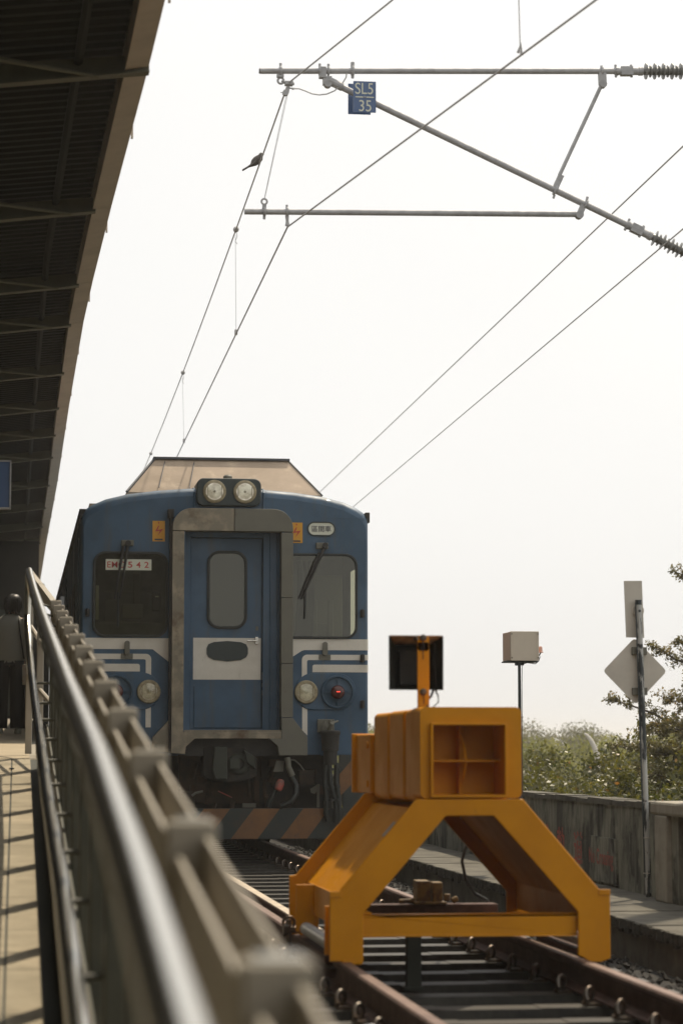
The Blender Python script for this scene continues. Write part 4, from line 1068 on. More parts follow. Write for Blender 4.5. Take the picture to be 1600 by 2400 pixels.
b = MB(); b.box(2.66, 2.70, CY - .114, CY + .11, 6.165, 6.185); b.build('sign_bracket', Gt, arm)
# jumper loop
b = MB(); lp = [(2.11, 6.225), (2.135, 6.232), (2.17, 6.232), (2.22, 6.215), (2.27, 6.195), (2.33, 6.188), (2.39, 6.197), (2.45, 6.225), (2.51, 6.28), (2.545, 6.34), (2.55, 6.378)]
b.tube([(x, CY - .02, z) for x, z in lp], .0052, 6); b.build('jumper_wire', M['wire'], arm, smooth=True)
b = MB(); b.box(2.055, 2.12, CY - .03, CY + .03, 6.262, 6.292); b.tube([(2.03, CY, 6.30), (2.06, CY, 6.28), (2.13, CY, 6.275)], .012, 8); b.cyl((2.085, CY, 6.26), (2.075, CY, 6.20), .013, 8); b.cyl((2.09, CY, 6.24), (2.15, CY - .01, 6.235), .006, 6); b.lathe((2.06, CY - .02, 6.20), (0, 1, 0), [(0, .025), (.04, .025)], 10); b.cyl((2.02, CY, 6.203), (2.06, CY, 6.20), .004, 6)
b.build('messenger_clamp', Gt, arm, bevel=.003)
b = MB()
for dx in (-.004, .006): b.cyl((2.078 + dx, CY, 6.22), (1.893 + dx * .3, CY, 5.33), .0022, 5)
b.build('stay_wire', M['wire'], arm)

def zc(y): return 5.112
def cx_(y): return 2.078 + (y - CY) * .0080
def zm(y): return 6.285 - (y - CY) * .0145 + .00045 * (y - CY) ** 2 * .6
def mx_(y): return 2.082 + (y - CY) * .0063
b = MB(); ptsc = [(4.9, 4.0, 5.1), (3.109, 12.70, 5.1), (2.0785, CY, 5.112)] + [(cx_(y), y, 5.112 - .0006 * (y - CY)) for y in (24, 30, 36, 42, 60)]
b.tube(ptsc, .0068, 6)
o = b.build('contact_wire', M['wire']); tag(o, 'lower overhead contact wire running from the arm over the train roof', 'wire')
b = MB(); ptsm = [(4.9, 3.5, 6.62), (2.583, 16.59, 6.3), (2.082, CY, 6.28)] + [(2.082 + (y - CY) * .0063, y, 6.28 - .0255 * (y - CY) + .00065 * (y - CY) ** 2) for y in (21, 23.8, 27, 30, 33, 37, 41.5, 48, 60)]
b.tube(ptsm, .0068, 6)
mw_ = b.build('messenger_wire', M['wire']); tag(mw_, 'upper overhead wire from which the droppers hang, a bird perched on it', 'wire')
def zmf(y): return 6.28 - .0255 * (y - CY) + .00065 * (y - CY) ** 2
for y in (23.75, 32.35, 41.3):
    xm_ = 2.082 + (y - CY) * .0063; z = zmf(y)
    b = MB(); b.lathe((xm_, y - .03, z), (0, 1, 0), [(-.02, .01), (0, .026), (.03, .03), (.06, .026), (.08, .01)], 12)
    dp = b.build('dropper_clamp', M['wire'], mw_)
    if y < 40:
        b = MB(); b.tube([(xm_, y, z - .02), (xm_ + .012, y, z - .07), (xm_ - .008, y, z - .12), (xm_ + .014, y, z - .15)], .0035, 5); b.cyl((xm_ - .006, y, z - .06), (cx_(y) + .0, y, 5.13), .0024, 5); b.box(cx_(y) - .014, cx_(y) + .014, y - .02, y + .02, 5.10, 5.15)
        b.build('dropper', M['wire'], mw_)
b = MB(); b.tube([(2.910, 13.79, 6.45), (2.903, 13.79, 5.8), (2.918, 13.79, 5.14)], .0035, 5); b.tube([(2.905, 13.79, 5.115), (2.922, 13.79, 5.17), (2.926, 13.79, 5.10)], .010, 6)
o = b.build('dropper_wire', M['wire']); tag(o, 'single thin dropper hanging to the contact wire near the top edge', 'wire')
for (a, c, lab) in (((6.402, 50.57, 6.5), (5.9945, 21.163, 6.5), 'upper of the two distant feeder wires crossing the sky at right'), ((5.492, 38.98, 5.0), (5.065, 17.915, 5.0), 'lower of the two distant feeder wires crossing the sky at right')):
    A_, C2_ = Vector(a), Vector(c); d = (C2_ - A_)
    o = MB().tube([A_ - d * 1.0, C2_ + d * .35], .0078 if 'upper' in lab else .006, 6).build('feeder_wire', M['wire'])
    tag(o, lab, 'wire', 'distant feeder wires')
# bird
bd = thing('bird', 'small dove perched on the upper overhead wire, tail pointing down left', 'bird', (1.89, 19.05, 5.74))
def P_(x, z): return Vector((1.885 + x, 19.1, 5.722 + z))
b = MB()
b.tube([P_(-.105, -.068), P_(-.06, -.045), P_(-.035, -.02), P_(-.005, .008), P_(.022, .035), P_(.033, .058), P_(.038, .074), P_(.039, .085)], [.006, .016, .036, .043, .036, .022, .020, .008], 14)
b.tube([P_(.048, .072), P_(.066, .066)], [.006, .001], 6)
b.build('body', M['feather'], bd, smooth=True)
b = MB(); b.tube([P_(-.125, -.082), P_(-.06, -.05), P_(-.01, .0), P_(.012, .022)], [.004, .013, .024, .012], 8, flat=.5); b.v = [(x, y - .028, z) for x, y, z in b.v]; b.build('wing', M['feather'], bd, smooth=True)
b = MB(); b.obox(P_(-.112, -.075), (.034, 0, .022), (0, .014, 0), (-.004, 0, .006)); b.build('tail', M['feather'], bd)
b = MB(); b.cyl(P_(.008, -.02), P_(.012, -.047), .003, 5); b.build('leg', M['feather'], bd)
bd.scale = (.92, .92, .92)
for q in list(bd.children): q.matrix_parent_inverse = Matrix.Translation((-1.897, -19.1, -5.675))
bd.location = (2.082 + 2.55 * .0063, 21.31, zmf(21.31) + .007)

# ------------------------------------------------------------------ posts and signs on the right
t = thing('equipment_box', 'beige electrical box on a thin dark pole left of the diamond sign', 'equipment box', (4.345, 20.6, -.06))
b = MB(); b.tube([(4.335, 20.7, -.06), (4.335, 20.7, .8), (4.332, 20.7, 1.725)], [.018, .0165, .013], 12); b.build('pole', M['poledark'], t, smooth=True)
b = MB(); b.prism([(4.236, 1.75), (4.486, 1.75), (4.486, 2.004), (4.236, 2.004)], 20.6, 20.62); bxo = b.build('box_front', M['box'], t, bevel=.002)
b = MB(); b.box(4.238, 4.484, 20.62, 20.96, 1.752, 2.002); b.build('box_body', M['boxpink'], t, bevel=.004)
b = MB(); b.box(4.238, 4.252, 20.596, 20.6, 1.752, 2.002); b.box(4.470, 4.484, 20.596, 20.6, 1.752, 2.002); b.build('trim_strip', M['box'], bxo)
b = MB()
for x in (4.245, 4.477):
    for z in (1.775, 1.98): b.cyl((x, 20.59, z), (x, 20.597, z), .005, 8)
b.build('screw', M['black'], bxo)
b = MB(); b.box(4.215, 4.49, 20.66, 20.9, 1.738, 1.75); b.box(4.30, 4.37, 20.68, 20.74, 1.712, 1.738); b.lathe((4.305, 20.66, 1.722), (0, 1, 0), [(0, .014), (.04, .014)], 8); b.build('bracket', M['poledark'], t)
b = MB(); b.lathe((4.522, 20.7, 1.822), (0, 0, 1), [(0, .022), (.008, .024), (.012, .018), (.045, .016), (.056, .010), (.058, .001)], 14); b.build('beacon', mat('beacon', (.62, .36, .28), .4), t, smooth=True)
b = MB(); b.tube([(4.522, 20.7, 1.822), (4.51, 20.7, 1.80), (4.49, 20.7, 1.79), (4.48, 20.7, 1.80)], .006, 6); b.tube([(4.35, 20.68, 1.72), (4.40, 20.68, 1.735), (4.47, 20.68, 1.725), (4.50, 20.68, 1.75), (4.515, 20.69, 1.79)], .004, 6); b.tube([(4.36, 20.68, 1.725), (4.352, 20.68, 1.70), (4.352, 20.69, 1.55), (4.352, 20.69, .1)], .003, 5)
b.build('cable', M['black'], t)

t = thing('sign_post', 'peeling post seen from behind with a diamond plate below a rectangular plate', 'sign post', (4.56, 17.4, -.06))
b = MB(); b.cyl((4.586, 17.36, -.058), (4.536, 17.36, 2.06), .0215, 14); p_ = b.build('pole', M['polepeel'], t, smooth=True)
b = MB(); b.cyl((4.5365, 17.36, 2.03), (4.536, 17.36, 2.064), .0235, 14); b.build('pole_cap', M['poledark'], p_)
b = MB(); b.obox((4.564, 17.335, 1.07), (.0065, .0, 0), (0, .004, 0), (-.022, 0, .98)); b.v = [(x - .026, y + .02, z) for x, y, z in b.v]; b.build('pole_edge', M['poledark'], p_)
b = MB(); b.prism([(4.586, 1.794), (4.452, 1.797), (4.440, 2.204), (4.574, 2.206)][::-1], 17.40, 17.404); b.build('rectangular_plate', M['alu'], t, bevel=.001)
def rpoly(pts, r, n=5):
    out = []
    for i in range(len(pts)):
        p = Vector(pts[i]); a = (Vector(pts[i - 1]) - p).normalized(); c = (Vector(pts[(i + 1) % len(pts)]) - p).normalized()
        s, e = p + a * r, p + c * r
        for k in range(n + 1):
            u = k / n; out.append(tuple(s * (1 - u) ** 2 + p * 2 * u * (1 - u) + e * u ** 2))
    return out
b = MB(); b.prism(rpoly([(4.280, 1.556), (4.514, 1.795), (4.750, 1.556), (4.518, 1.315)], .03), 17.40, 17.404); b.build('diamond_plate', M['alu'], t, bevel=.001)
for z in (1.70, 1.41):
    b = MB(); b.box(4.545 - .055, 4.545 + .055, 17.378, 17.40, z - .027, z + .027); b.build('clamp', M['steelpaint'], t, bevel=.003)
MB().lathe((4.54, 17.40, 1.99), (0, -1, 0), [(0, .045), (.012, .045)], 18).build('clamp', M['alu'], t, bevel=.003)
MB().lathe((4.538, 17.345, 1.985), (0, -1, 0), [(0, .01), (.008, .01)], 10).build('bolt', M['poledark'], t)
for z in (.37, .12): MB().torus((4.575, 17.36, z), (0, 0, 1), .0235, .003).build('band', M['alu'], p_)

t.location.x -= .125; t.location.y -= .46; t.location.z -= .012

# thin curved white pole over the bushes
b = MB(); b.tube([(14.22, 60, 1.36), (14.27, 60, 1.335), (14.33, 60, 1.27), (14.41, 60, 1.15), (14.48, 60, 1.0), (14.54, 60, .84), (14.56, 60, .2), (14.56, 60, -2.4)], [.03, .035, .05, .06, .065, .07, .07, .07], 10)
o = b.build('curved_pole', mat('offwhite', (.62, .58, .52), .6), smooth=True); tag(o, 'thin curved white pole rising in front of the far treetops', 'pole')

# ------------------------------------------------------------------ ramp fence and handrails
FX0, FX1 = .222, .297
def ftop(y): return .78 + .0853 * (y - 2.4)
fen = thing('ramp_fence', 'beige metal fence of square posts climbing the ramp beside the track', 'fence', (.26, 2.4, -.3))
for k in range(-1, 13):
    y = 2.4 + 1.2 * k; zt = ftop(y)
    b = MB(); b.box(FX0, FX1, y, y + .075, ramp_z(y) - .02, zt)
    p_ = b.build('post', M['fence'], fen, bevel=.006, seg=3)
    b = MB(); b.box(FX0 + .012, FX1 - .01, y + .01, y + .065, zt - .001, zt + .005); b.build('post_cap', M['stainless'], p_, bevel=.003)
    b = MB(); b.box(FX0 - .003, FX1 + .003, y - .003, y + .078, ramp_z(y) - .02, zt - .32); b.build('post_shade', M['panel'], p_, bevel=.006)  # dark wrap stands in for shade on the lower part of each post
def ralong(x0, x1, off0, off1, ya=1.2, yb=16.9):
    pts = [(ya, ftop(ya) + off0), (yb, ftop(yb) + off0), (yb, ftop(yb) + off1), (ya, ftop(ya) + off1)]
    return MB().prismx(pts, x0, x1)
ralong(.277, .284, -.15, -.022).build('rail', M['fence'], fen)
ralong(.236, .243, -.20, -.05).build('rail', M['fencelit'], fen)
ralong(.205, .215, -1.05, -.86).build('infill_panel', M['panel'], fen)
b = MB()
b.add([(.262, 16.9, ftop(16.9) - .075), (.262, 16.9, ftop(16.9)), (.176, 17.8, 2.196), (.176, 17.8, 2.10), (.105, 18.5, 2.34), (.105, 18.5, 2.22),
       (.222, 16.9, ftop(16.9) - .075), (.222, 16.9, ftop(16.9)), (.140, 17.8, 2.196), (.140, 17.8, 2.10), (.070, 18.5, 2.34), (.070, 18.5, 2.22)],
      [(0, 1, 2, 3), (3, 2, 4, 5), (6, 9, 8, 7), (9, 11, 10, 8), (1, 7, 8, 2), (2, 8, 10, 4), (0, 3, 9, 6), (3, 5, 11, 9), (4, 10, 11, 5), (0, 6, 7, 1)])
b.build('rail', M['fencelit'], fen)
for (x, y, zt) in ((.16, 17.75, 2.19), (.085, 18.45, 2.335)):
    MB().box(x - .02, x + .03, y, y + .05, .95, zt).build('post', M['fence'], fen, bevel=.005)
for dz in (.36, .72):
    b = MB(); b.tube([(.24, 16.9, ftop(16.9) - dz), (.158, 17.8, 2.14 - dz), (.09, 18.5, 2.28 - dz)], .018, 8); b.build('rail', M['fence'], fen)

hr_ = thing('handrail', 'polished steel double handrail along the ramp, blurred in the foreground', 'handrail', (.13, 1.6, -.3))
up_ = [(.134, 1.3, .68), (.134, 2.03, .760), (.134, 2.75, .840), (.133, 4.3, .985), (.127, 6.4, 1.158), (.117, 9.0, 1.395), (.108, 11.8, 1.649), (.094, 14.8, 1.945), (.080, 17.3, 2.215), (.076, 18.0, 2.30)]
b = MB(); b.tube(up_ + [(.074, 18.12, 2.30), (.073, 18.18, 2.25), (.072, 18.2, 2.15), (.070, 18.2, 1.96)], .0265, 20); b.build('upper_rail', M['stainless'], hr_, smooth=True)
lw_ = [(.136, 2.5, .165), (.136, 5.2, .413), (.135, 7.1, .590), (.131, 8.1, .668), (.125, 9.7, .795), (.120, 12.7, 1.045), (.108, 15.6, 1.335), (.098, 17.0, 1.52), (.083, 17.8, 1.74), (.072, 18.1, 1.90), (.070, 18.2, 1.98)]
b = MB(); b.tube(lw_, .0255, 20); b.build('lower_rail', M['stainless'], hr_, smooth=True)
def interp(L, y):
    for p, q in zip(L, L[1:]):
        if p[1] <= y <= q[1]:
            k = (y - p[1]) / (q[1] - p[1]); return p[0] + (q[0] - p[0]) * k, p[2] + (q[2] - p[2]) * k
for k in range(13):
    y = 2.44 + 1.2 * k
    xu, zu = interp(up_, y)
    b = MB(); b.tube([(.225, y, zu - .20), (xu + .02, y, zu - .16), (xu, y, zu - .12), (xu, y, zu - .02)], .007, 8)
    b.build('bracket', M['panel'], hr_, smooth=True)
    if y > 2.6:
        b = MB(); xl_, zl_ = interp(lw_, y); b.tube([(.225, y, zl_ - .06), (xl_ + .02, y, zl_ - .06), (xl_, y, zl_ - .045), (xl_, y, zl_ - .02)], .009, 8)
        b.build('bracket', M['panel'], hr_, smooth=True)

# ------------------------------------------------------------------ canopy
EDGE = [(.74, -14), (.74, 3), (.80, 8), (.768, 12.7), (.748, 13.5), (.728, 14.1), (.654, 17.8), (.605, 20.8), (.582, 22.8), (.568, 28.5), (.57, 37.5), (.538, 47), (.522, 58), (.50, 66)]
def ex(y):
    for p, q in zip(EDGE, EDGE[1:]):
        if p[1] <= y <= q[1]: return p[0] + (q[0] - p[0]) * (y - p[1]) / (q[1] - p[1])
    return .74
can = thing('canopy', 'dark platform canopy with a beige gutter edge covering the left side', 'canopy', (-2, 20, 1.1))
SL = .115
def cz(x, y): return 5.03 - (ex(y) - x) * SL
beams = [9.9, 14.1, 17.85, 20.8, 22.8, 25.8, 28.5, 31, 33.4, 37, 40.5, 44, 47.5, 51, 54.5, 58, 61.5]
bb = [-14.0] + beams + [66.0]
# gutter / fascia: one box per bay, slightly kinked at the joints like the photo's curve
b = MB()
for ya, yb in zip(bb, bb[1:]):
    xa, xb = ex(ya), ex(yb)
    vs = []
    for (x, y) in ((xa, ya + .0), (xb, yb - .012)):
        vs += [(x - .14, y, 5.0), (x, y, 5.03), (x, y, 5.30), (x - .14, y, 5.27)]
    b.add(vs, [(0, 1, 2, 3), (4, 7, 6, 5), (0, 4, 5, 1), (1, 5, 6, 2), (2, 6, 7, 3), (3, 7, 4, 0)])
b.build('gutter', M['fascia'], can)
# corrugated sheet: ridges run across the platform
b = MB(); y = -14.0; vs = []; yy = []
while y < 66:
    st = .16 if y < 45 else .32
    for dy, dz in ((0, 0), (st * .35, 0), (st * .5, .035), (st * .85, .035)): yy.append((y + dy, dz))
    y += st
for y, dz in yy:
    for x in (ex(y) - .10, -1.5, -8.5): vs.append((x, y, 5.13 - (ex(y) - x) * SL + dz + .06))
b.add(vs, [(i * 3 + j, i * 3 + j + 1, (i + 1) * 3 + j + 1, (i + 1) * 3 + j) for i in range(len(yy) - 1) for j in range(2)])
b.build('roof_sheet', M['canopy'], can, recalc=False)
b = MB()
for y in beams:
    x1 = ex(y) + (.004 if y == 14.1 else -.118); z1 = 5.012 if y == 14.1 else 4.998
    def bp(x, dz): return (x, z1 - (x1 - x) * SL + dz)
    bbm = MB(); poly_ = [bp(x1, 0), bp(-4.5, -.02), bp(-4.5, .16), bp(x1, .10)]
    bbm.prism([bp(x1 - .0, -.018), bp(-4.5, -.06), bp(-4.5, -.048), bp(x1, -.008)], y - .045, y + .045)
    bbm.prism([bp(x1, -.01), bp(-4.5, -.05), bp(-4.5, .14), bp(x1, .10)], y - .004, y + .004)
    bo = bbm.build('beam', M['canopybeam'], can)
    if y < 40:
        MB().tube([(ex(y) - .30, y - .02, 5.0 - .04), (ex(y) - 1.1, y - .35, 4.98), (-1.8, y - .6, 4.86)], [.012, .02, .022], 6).build('brace', M['canopybeam'], can)
for xo in (.42, 1.25, 2.2, 3.2):
    b = MB(); b.tube([(ex(y) - xo, y, 5.10 - xo * SL) for y in (-14, 3, 12, 20, 30, 45, 66)], .03, 6); b.build('purlin', M['canopy'], can)
for y in range(9, 48, 3): MB().box(ex(y) - .002, ex(y) + .012, y + .9, y + .93, 5.06, 5.16).build('gutter_bracket', M['fascia'], can)
for y in (20.8, 28.5, 37, 47.5, 58): MB().box(-3.2, -3.0, y - .1, y + .1, 1.0, 4.6).build('column', M['canopybeam'], can)
t = thing('platform_sign', 'blue sign hanging under the canopy at the left edge', 'sign', (-.9, 24, 3.4))
MB().box(-1.7, -.093, 23.97, 24.05, 3.36, 3.815).build('sign_face', M['signblue'], t, bevel=.01)
b = MB(); b.box(-.098, -.084, 23.955, 24.065, 3.345, 3.83); b.box(-1.7, -.09, 23.955, 24.065, 3.345, 3.36); b.box(-1.7, -.09, 23.955, 24.065, 3.815, 3.83); b.build('frame', M['galv'], t)
for x in (-.4, -1.4): MB().cyl((x, 24, 3.83), (x, 24, 4.98), .015, 8).build('hanger', M['canopybeam'], t)
t = thing('station_building', 'dark station building wall closing the far end of the platform under the canopy, plus unseen added walls', 'building', (-3, 45, 1.2))
MB().prism([(-9, -.6), (.60, -.6), (.60, 3.5), (.38, 3.5), (.38, 4.9), (-9, 4.9)], 46, 46.3).build('wall', M['building'], t)
MB().prism([(-9.3, -.6), (22, -.6), (22, 4.4), (5.6, 4.4), (5.6, 9.5), (-9.3, 9.5)], -30.4, -30).build('wall', M['building'], t)  # unseen wall added behind the camera to darken reflections and front light
MB().box(-9.3, -9.0, -30, 45.9, -.6, 5.2).build('unseen_side_wall', M['unseenwall'], t)  # unseen wall added far left to darken handrail reflections and side light
for xa_, xb_ in ((-.55, -.1), (-1.7, -.9)): MB().box(xa_, xb_, 45.96, 46, 1.6, 3.6).build('door', M['gutterdark'], t)
# ------------------------------------------------------------------ person (back view)
def loft(b, rings, n=18, p=1.0):
    vs = []
    for c, rx, ry in rings:
        for j in range(n):
            a = 2 * math.pi * j / n; ca, sa = math.cos(a), math.sin(a)
            vs.append((c[0] + rx * math.copysign(abs(ca) ** p, ca), c[1] + ry * math.copysign(abs(sa) ** p, sa), c[2]))
    fs = [(i * n + j, i * n + (j + 1) % n, (i + 1) * n + (j + 1) % n, (i + 1) * n + j) for i in range(len(rings) - 1) for j in range(n)]
    fs += [tuple(range(n - 1, -1, -1)), tuple((len(rings) - 1) * n + j for j in range(n))]
    return b.add(vs, fs)
PX, PY = -.09, 28.3
PZ = ramp_z(PY) + .004
per = thing('person', 'person seen from behind in white shirt and black trousers on the platform', 'person', (PX, PY, PZ))
def pp(x, y, z): return (PX + x, PY + y, PZ + z)
# one continuous body grown from a jointed skeleton
J = [((0, 0, .90), .115, -1), ((0, -.005, 1.08), .10, 0), ((0, 0, 1.24), .115, 1), ((0, .0, 1.345), .06, 2), ((.012, .01, 1.42), .045, 3), ((.03, .02, 1.50), .075, 4), ((.035, .025, 1.565), .05, 5),
     ((.145, 0, 1.30), .05, 2), ((.175, -.03, 1.06), .038, 7), ((.150, .03, .83), .028, 8), ((.148, .04, .76), .03, 9),
     ((-.145, 0, 1.30), .05, 2), ((-.19, -.02, 1.06), .038, 11), ((-.17, .04, .84), .028, 12), ((-.165, .05, .77), .03, 13),
     ((.085, 0, .82), .085, 0), ((.095, .01, .46), .055, 15), ((.10, -.03, .09), .038, 16), ((.105, .07, .035), .03, 17),
     ((-.085, 0, .82), .085, 0), ((-.10, .02, .46), .055, 19), ((-.105, .0, .09), .038, 20), ((-.11, .10, .035), .03, 21)]
for hx, hy, hz, par, sgx in ((.148, .04, .76, 10, 1), (-.165, .05, .77, 14, -1)):
    for k in range(5):
        a = (k - 2) * .012
        L = (.055, .075, .08, .075, .06)[k]
        base = len(J)
        if k == 0:
            J.append(((hx - sgx * .012, hy + .03, hz - .02), .010, par)); J.append(((hx - sgx * .018, hy + .045, hz - .055), .008, base))
        else:
            J.append(((hx, hy - .02 + a * 1.5 + .02, hz - .045), .009, par)); J.append(((hx - sgx * .012, hy + a * 1.6, hz - .045 - L * .6), .0075, base))
me = bpy.data.meshes.new('body')
me.from_pydata([pp(*j[0]) for j in J], [(j[2], i) for i, j in enumerate(J) if j[2] >= 0], [])
b = MB()
bo = link('body', me, M['skin'], per)
sk_ = bo.modifiers.new('skin', 'SKIN')
for i, j in enumerate(J): me.skin_vertices[0].data[i].radius = (j[1], j[1])
me.skin_vertices[0].data[0].use_root = True
bo.modifiers.new('sub', 'SUBSURF').render_levels = 2
b = MB(); b.lathe(pp(.116, .03, 1.50), (1, 0, 0), [(-.012, .02), (0, .024), (.006, .02)], 10); b.lathe(pp(.05, .125, 1.49), (0, 1, -.3), [(-.02, .018), (.01, .012), (.02, .002)], 8)
b.build('face', M['skin'], per, smooth=True)
b = MB(); loft(b, [(pp(.022, -.02, 1.405), .050, .045), (pp(.024, -.02, 1.425), .078, .07), (pp(.030, -.018, 1.46), .092, .088), (pp(.035, -.012, 1.52), .088, .092), (pp(.036, -.004, 1.57), .084, .09), (pp(.040, .005, 1.605), .055, .062), (pp(.042, .01, 1.618), .02, .025)])
for k in range(26):
    a = math.pi * (1.0 + k / 25.0); x_ = .03 + .088 * math.cos(a); y_ = -.014 + .086 * math.sin(a)
    b.tube([pp(.036 + .4 * (x_ - .036), y_ * .4, 1.612), pp(x_ + random.uniform(-.004, .004), y_, 1.55), pp(x_ * 1.04 + random.uniform(-.008, .008), y_ * 1.03, 1.47), pp(x_ * .9 + random.uniform(-.012, .012), y_ * .8, 1.385 + random.uniform(-.012, .015))], [.006, .013, .013, .004], 5)
b.build('hair', M['hair'], per, smooth=True)
b = MB(); loft(b, [(pp(0, 0, .80), .168, .118), (pp(.0, 0, .88), .172, .12), (pp(0, -.005, 1.0), .158, .108), (pp(0, -.008, 1.12), .162, .108), (pp(0, -.005, 1.24), .182, .115), (pp(0, 0, 1.30), .176, .10), (pp(.004, 0, 1.345), .12, .08), (pp(.01, .0, 1.385), .062, .06)], 22)
b.tube([pp(.13, 0, 1.315), pp(.165, -.01, 1.26), pp(.185, -.03, 1.08), pp(.178, -.01, .98), pp(.155, .03, .85)], [.058, .066, .056, .05, .043], 14)
b.tube([pp(-.13, 0, 1.315), pp(-.165, -.01, 1.26), pp(-.20, -.03, 1.08), pp(-.19, -.01, .98), pp(-.17, .04, .86)], [.058, .066, .056, .05, .043], 14)
b.build('shirt', M['shirt'], per, smooth=True)
b = MB(); loft(b, [(pp(0, 0, .96), .150, .105), (pp(0, 0, .86), .166, .118), (pp(0, 0, .78), .17, .12)])
for s in (-1, 1): loft(b, [(pp(s * .08, 0, .84), .09, .115), (pp(s * .09, .0, .60), .088, .10), (pp(s * .10, .0, .30), .088, .098), (pp(s * .105, .01, .06), .09, .105)])
b.build('trousers', M['trouser'], per, smooth=True)
for s in (-1, 1):
    b = MB(); loft(b, [(pp(s * .105, .03, .0), .042, .125), (pp(s * .105, .03, .02), .044, .128), (pp(s * .105, .02, .05), .038, .11), (pp(s * .105, -.01, .075), .03, .05)]); b.build('shoe', M['signwhite'], per, smooth=True)
b = MB(); b.tube([pp(.07, .06, 1.37), pp(.085, -.01, 1.385), pp(.10, -.085, 1.30), pp(.115, -.118, 1.15), pp(.14, -.105, 1.0), pp(.165, -.06, .86)], .010, 6); st_ = b.build('bag_strap', M['black'], per)
b = MB(); b.prism(rrect(PX + .145, PX + .195, PZ + .56, PZ + .80, .02), PY - .08, PY + .08); b.build('bag', M['cloth'], per, bevel=.012)

# ------------------------------------------------------------------ vegetation
def leaf_mesh(name, P, size, up=0.35, asp=.55, vbias=None):
    N = len(P)
    nrm = rng.normal(size=(N, 3)); nrm[:, 2] = np.abs(nrm[:, 2]) + up
    nrm /= np.linalg.norm(nrm, axis=1)[:, None]
    t = rng.normal(size=(N, 3)); t -= nrm * (t * nrm).sum(1)[:, None]; t /= np.linalg.norm(t, axis=1)[:, None]
    s = np.cross(nrm, t)
    L = (size * rng.uniform(.65, 1.3, N))[:, None]
    v = np.empty((N, 4, 3))
    v[:, 0] = P - t * L * .5; v[:, 1] = P + s * L * asp * .5 + nrm * L * .08; v[:, 2] = P + t * L * .5; v[:, 3] = P - s * L * asp * .5 + nrm * L * .08
    me = bpy.data.meshes.new(name)
    me.vertices.add(N * 4); me.vertices.foreach_set('co', v.reshape(-1))
    me.loops.add(N * 4); me.loops.foreach_set('vertex_index', np.arange(N * 4))
    me.polygons.add(N); me.polygons.foreach_set('loop_start', np.arange(0, N * 4, 4)); me.polygons.foreach_set('loop_total', np.full(N, 4))
    me.update()
    at = me.attributes.new('leafval', 'FLOAT', 'FACE')
    val = rng.random(N) if vbias is None else np.clip(vbias + rng.normal(0, .12, N), 0, 1)
    at.data.foreach_set('value', val.astype(np.float32))
    return me

def bush_points(n, rx, rz, lobes):
    """leaves gathered into clumps over an uneven rounded shape"""
    cs = []
    for k in range(lobes):
        a = rng.uniform(0, 2 * math.pi); e = rng.uniform(-.15, 1.45)
        rr = rng.uniform(.55, 1.0)
        cs.append((rx * rr * math.cos(a) * math.cos(e), rx * rr * math.sin(a) * math.cos(e), rz * rr * math.sin(e)))
    cs = np.array(cs); idx = rng.integers(0, lobes, n)
    d = rng.normal(size=(n, 3)); d /= np.linalg.norm(d, axis=1)[:, None]
    d *= (rng.random(n) ** .4)[:, None] * rx * rng.uniform(.18, .34, lobes)[idx][:, None]
    vb = rng.uniform(.15, .75, lobes)[idx]
    return cs[idx] + d, vb

bushes = []
for vnt in range(3):
    P, vb = bush_points(4200, 1.0, 1.25, 46)
    P = P + np.array([0, 0, 1.55])
    t = thing('bush', 'x', 'bush', (0, 0, 0), 'glossy leaved bushes behind the wall')
    ml = leaf_mesh('foliage', P, .072, vbias=vb * .95); link('foliage', ml, M['leafbush'], t)
    b = MB()
    for k in range(9):
        a = k * .7; b.tube([(0, 0, -.3), (.2 * math.cos(a), .2 * math.sin(a), .7), (.6 * math.cos(a), .6 * math.sin(a), 1.6), (.8 * math.cos(a + .3), .8 * math.sin(a + .3), 2.2)], [.03, .02, .012, .005], 5)
    b.build('stem', M['bark'], t)
    kids_of(t); bushes.append(t)
spots = [(5.95, 26.2, .80), (7.05, 27.2, .84), (8.1, 26.4, .93), (6.1, 29.4, .93), (7.35, 30.6, 1.0), (8.6, 29.6, 1.25), (6.3, 33.5, .98), (7.7, 34.5, 1.05), (9.0, 33.5, 1.35), (9.6, 27.5, 1.3), (6.9, 24.2, .70), (5.2, 31.5, .88), (8.55, 31.8, 1.42), (9.25, 30.6, 1.72), (8.35, 28.6, 1.12)]
names_ = ['nearest glossy bush rising behind the wall beside the box pole', 'low glossy bush behind the wall in the middle of the gap between the poles', 'leafy bush directly behind the diamond sign post',
          'second row bush just right of the box pole', 'second row bush between box pole and sign post', 'tall glossy bush at right of the sign post',
          'rear bush right of the box pole under the treetops', 'rear bush below the curved white pole', 'rear bush right of the sign post merging with the tree', 'bush at the right edge behind the capped wall',
          'lowest bush just over the wall left of the sign post', 'rear bush hidden partly by the yellow buffer stop', 'rear bush filling in under the branches of the right hand tree', 'tallest leafy bush around the trunk at the right edge', 'rounded bush between the sign post and the right hand tree']
for i, ((x, y, top), lab) in enumerate(zip(spots, names_)):
    src = bushes[i % 3]
    o = src if i < 3 else copy_tree(src)
    hgt = top + 2.2
    o.location = (x, y, -2.2); o.scale = (1.0, 1.0, hgt / 2.95); o.rotation_euler.z = i * 1.3
    o['label'] = lab

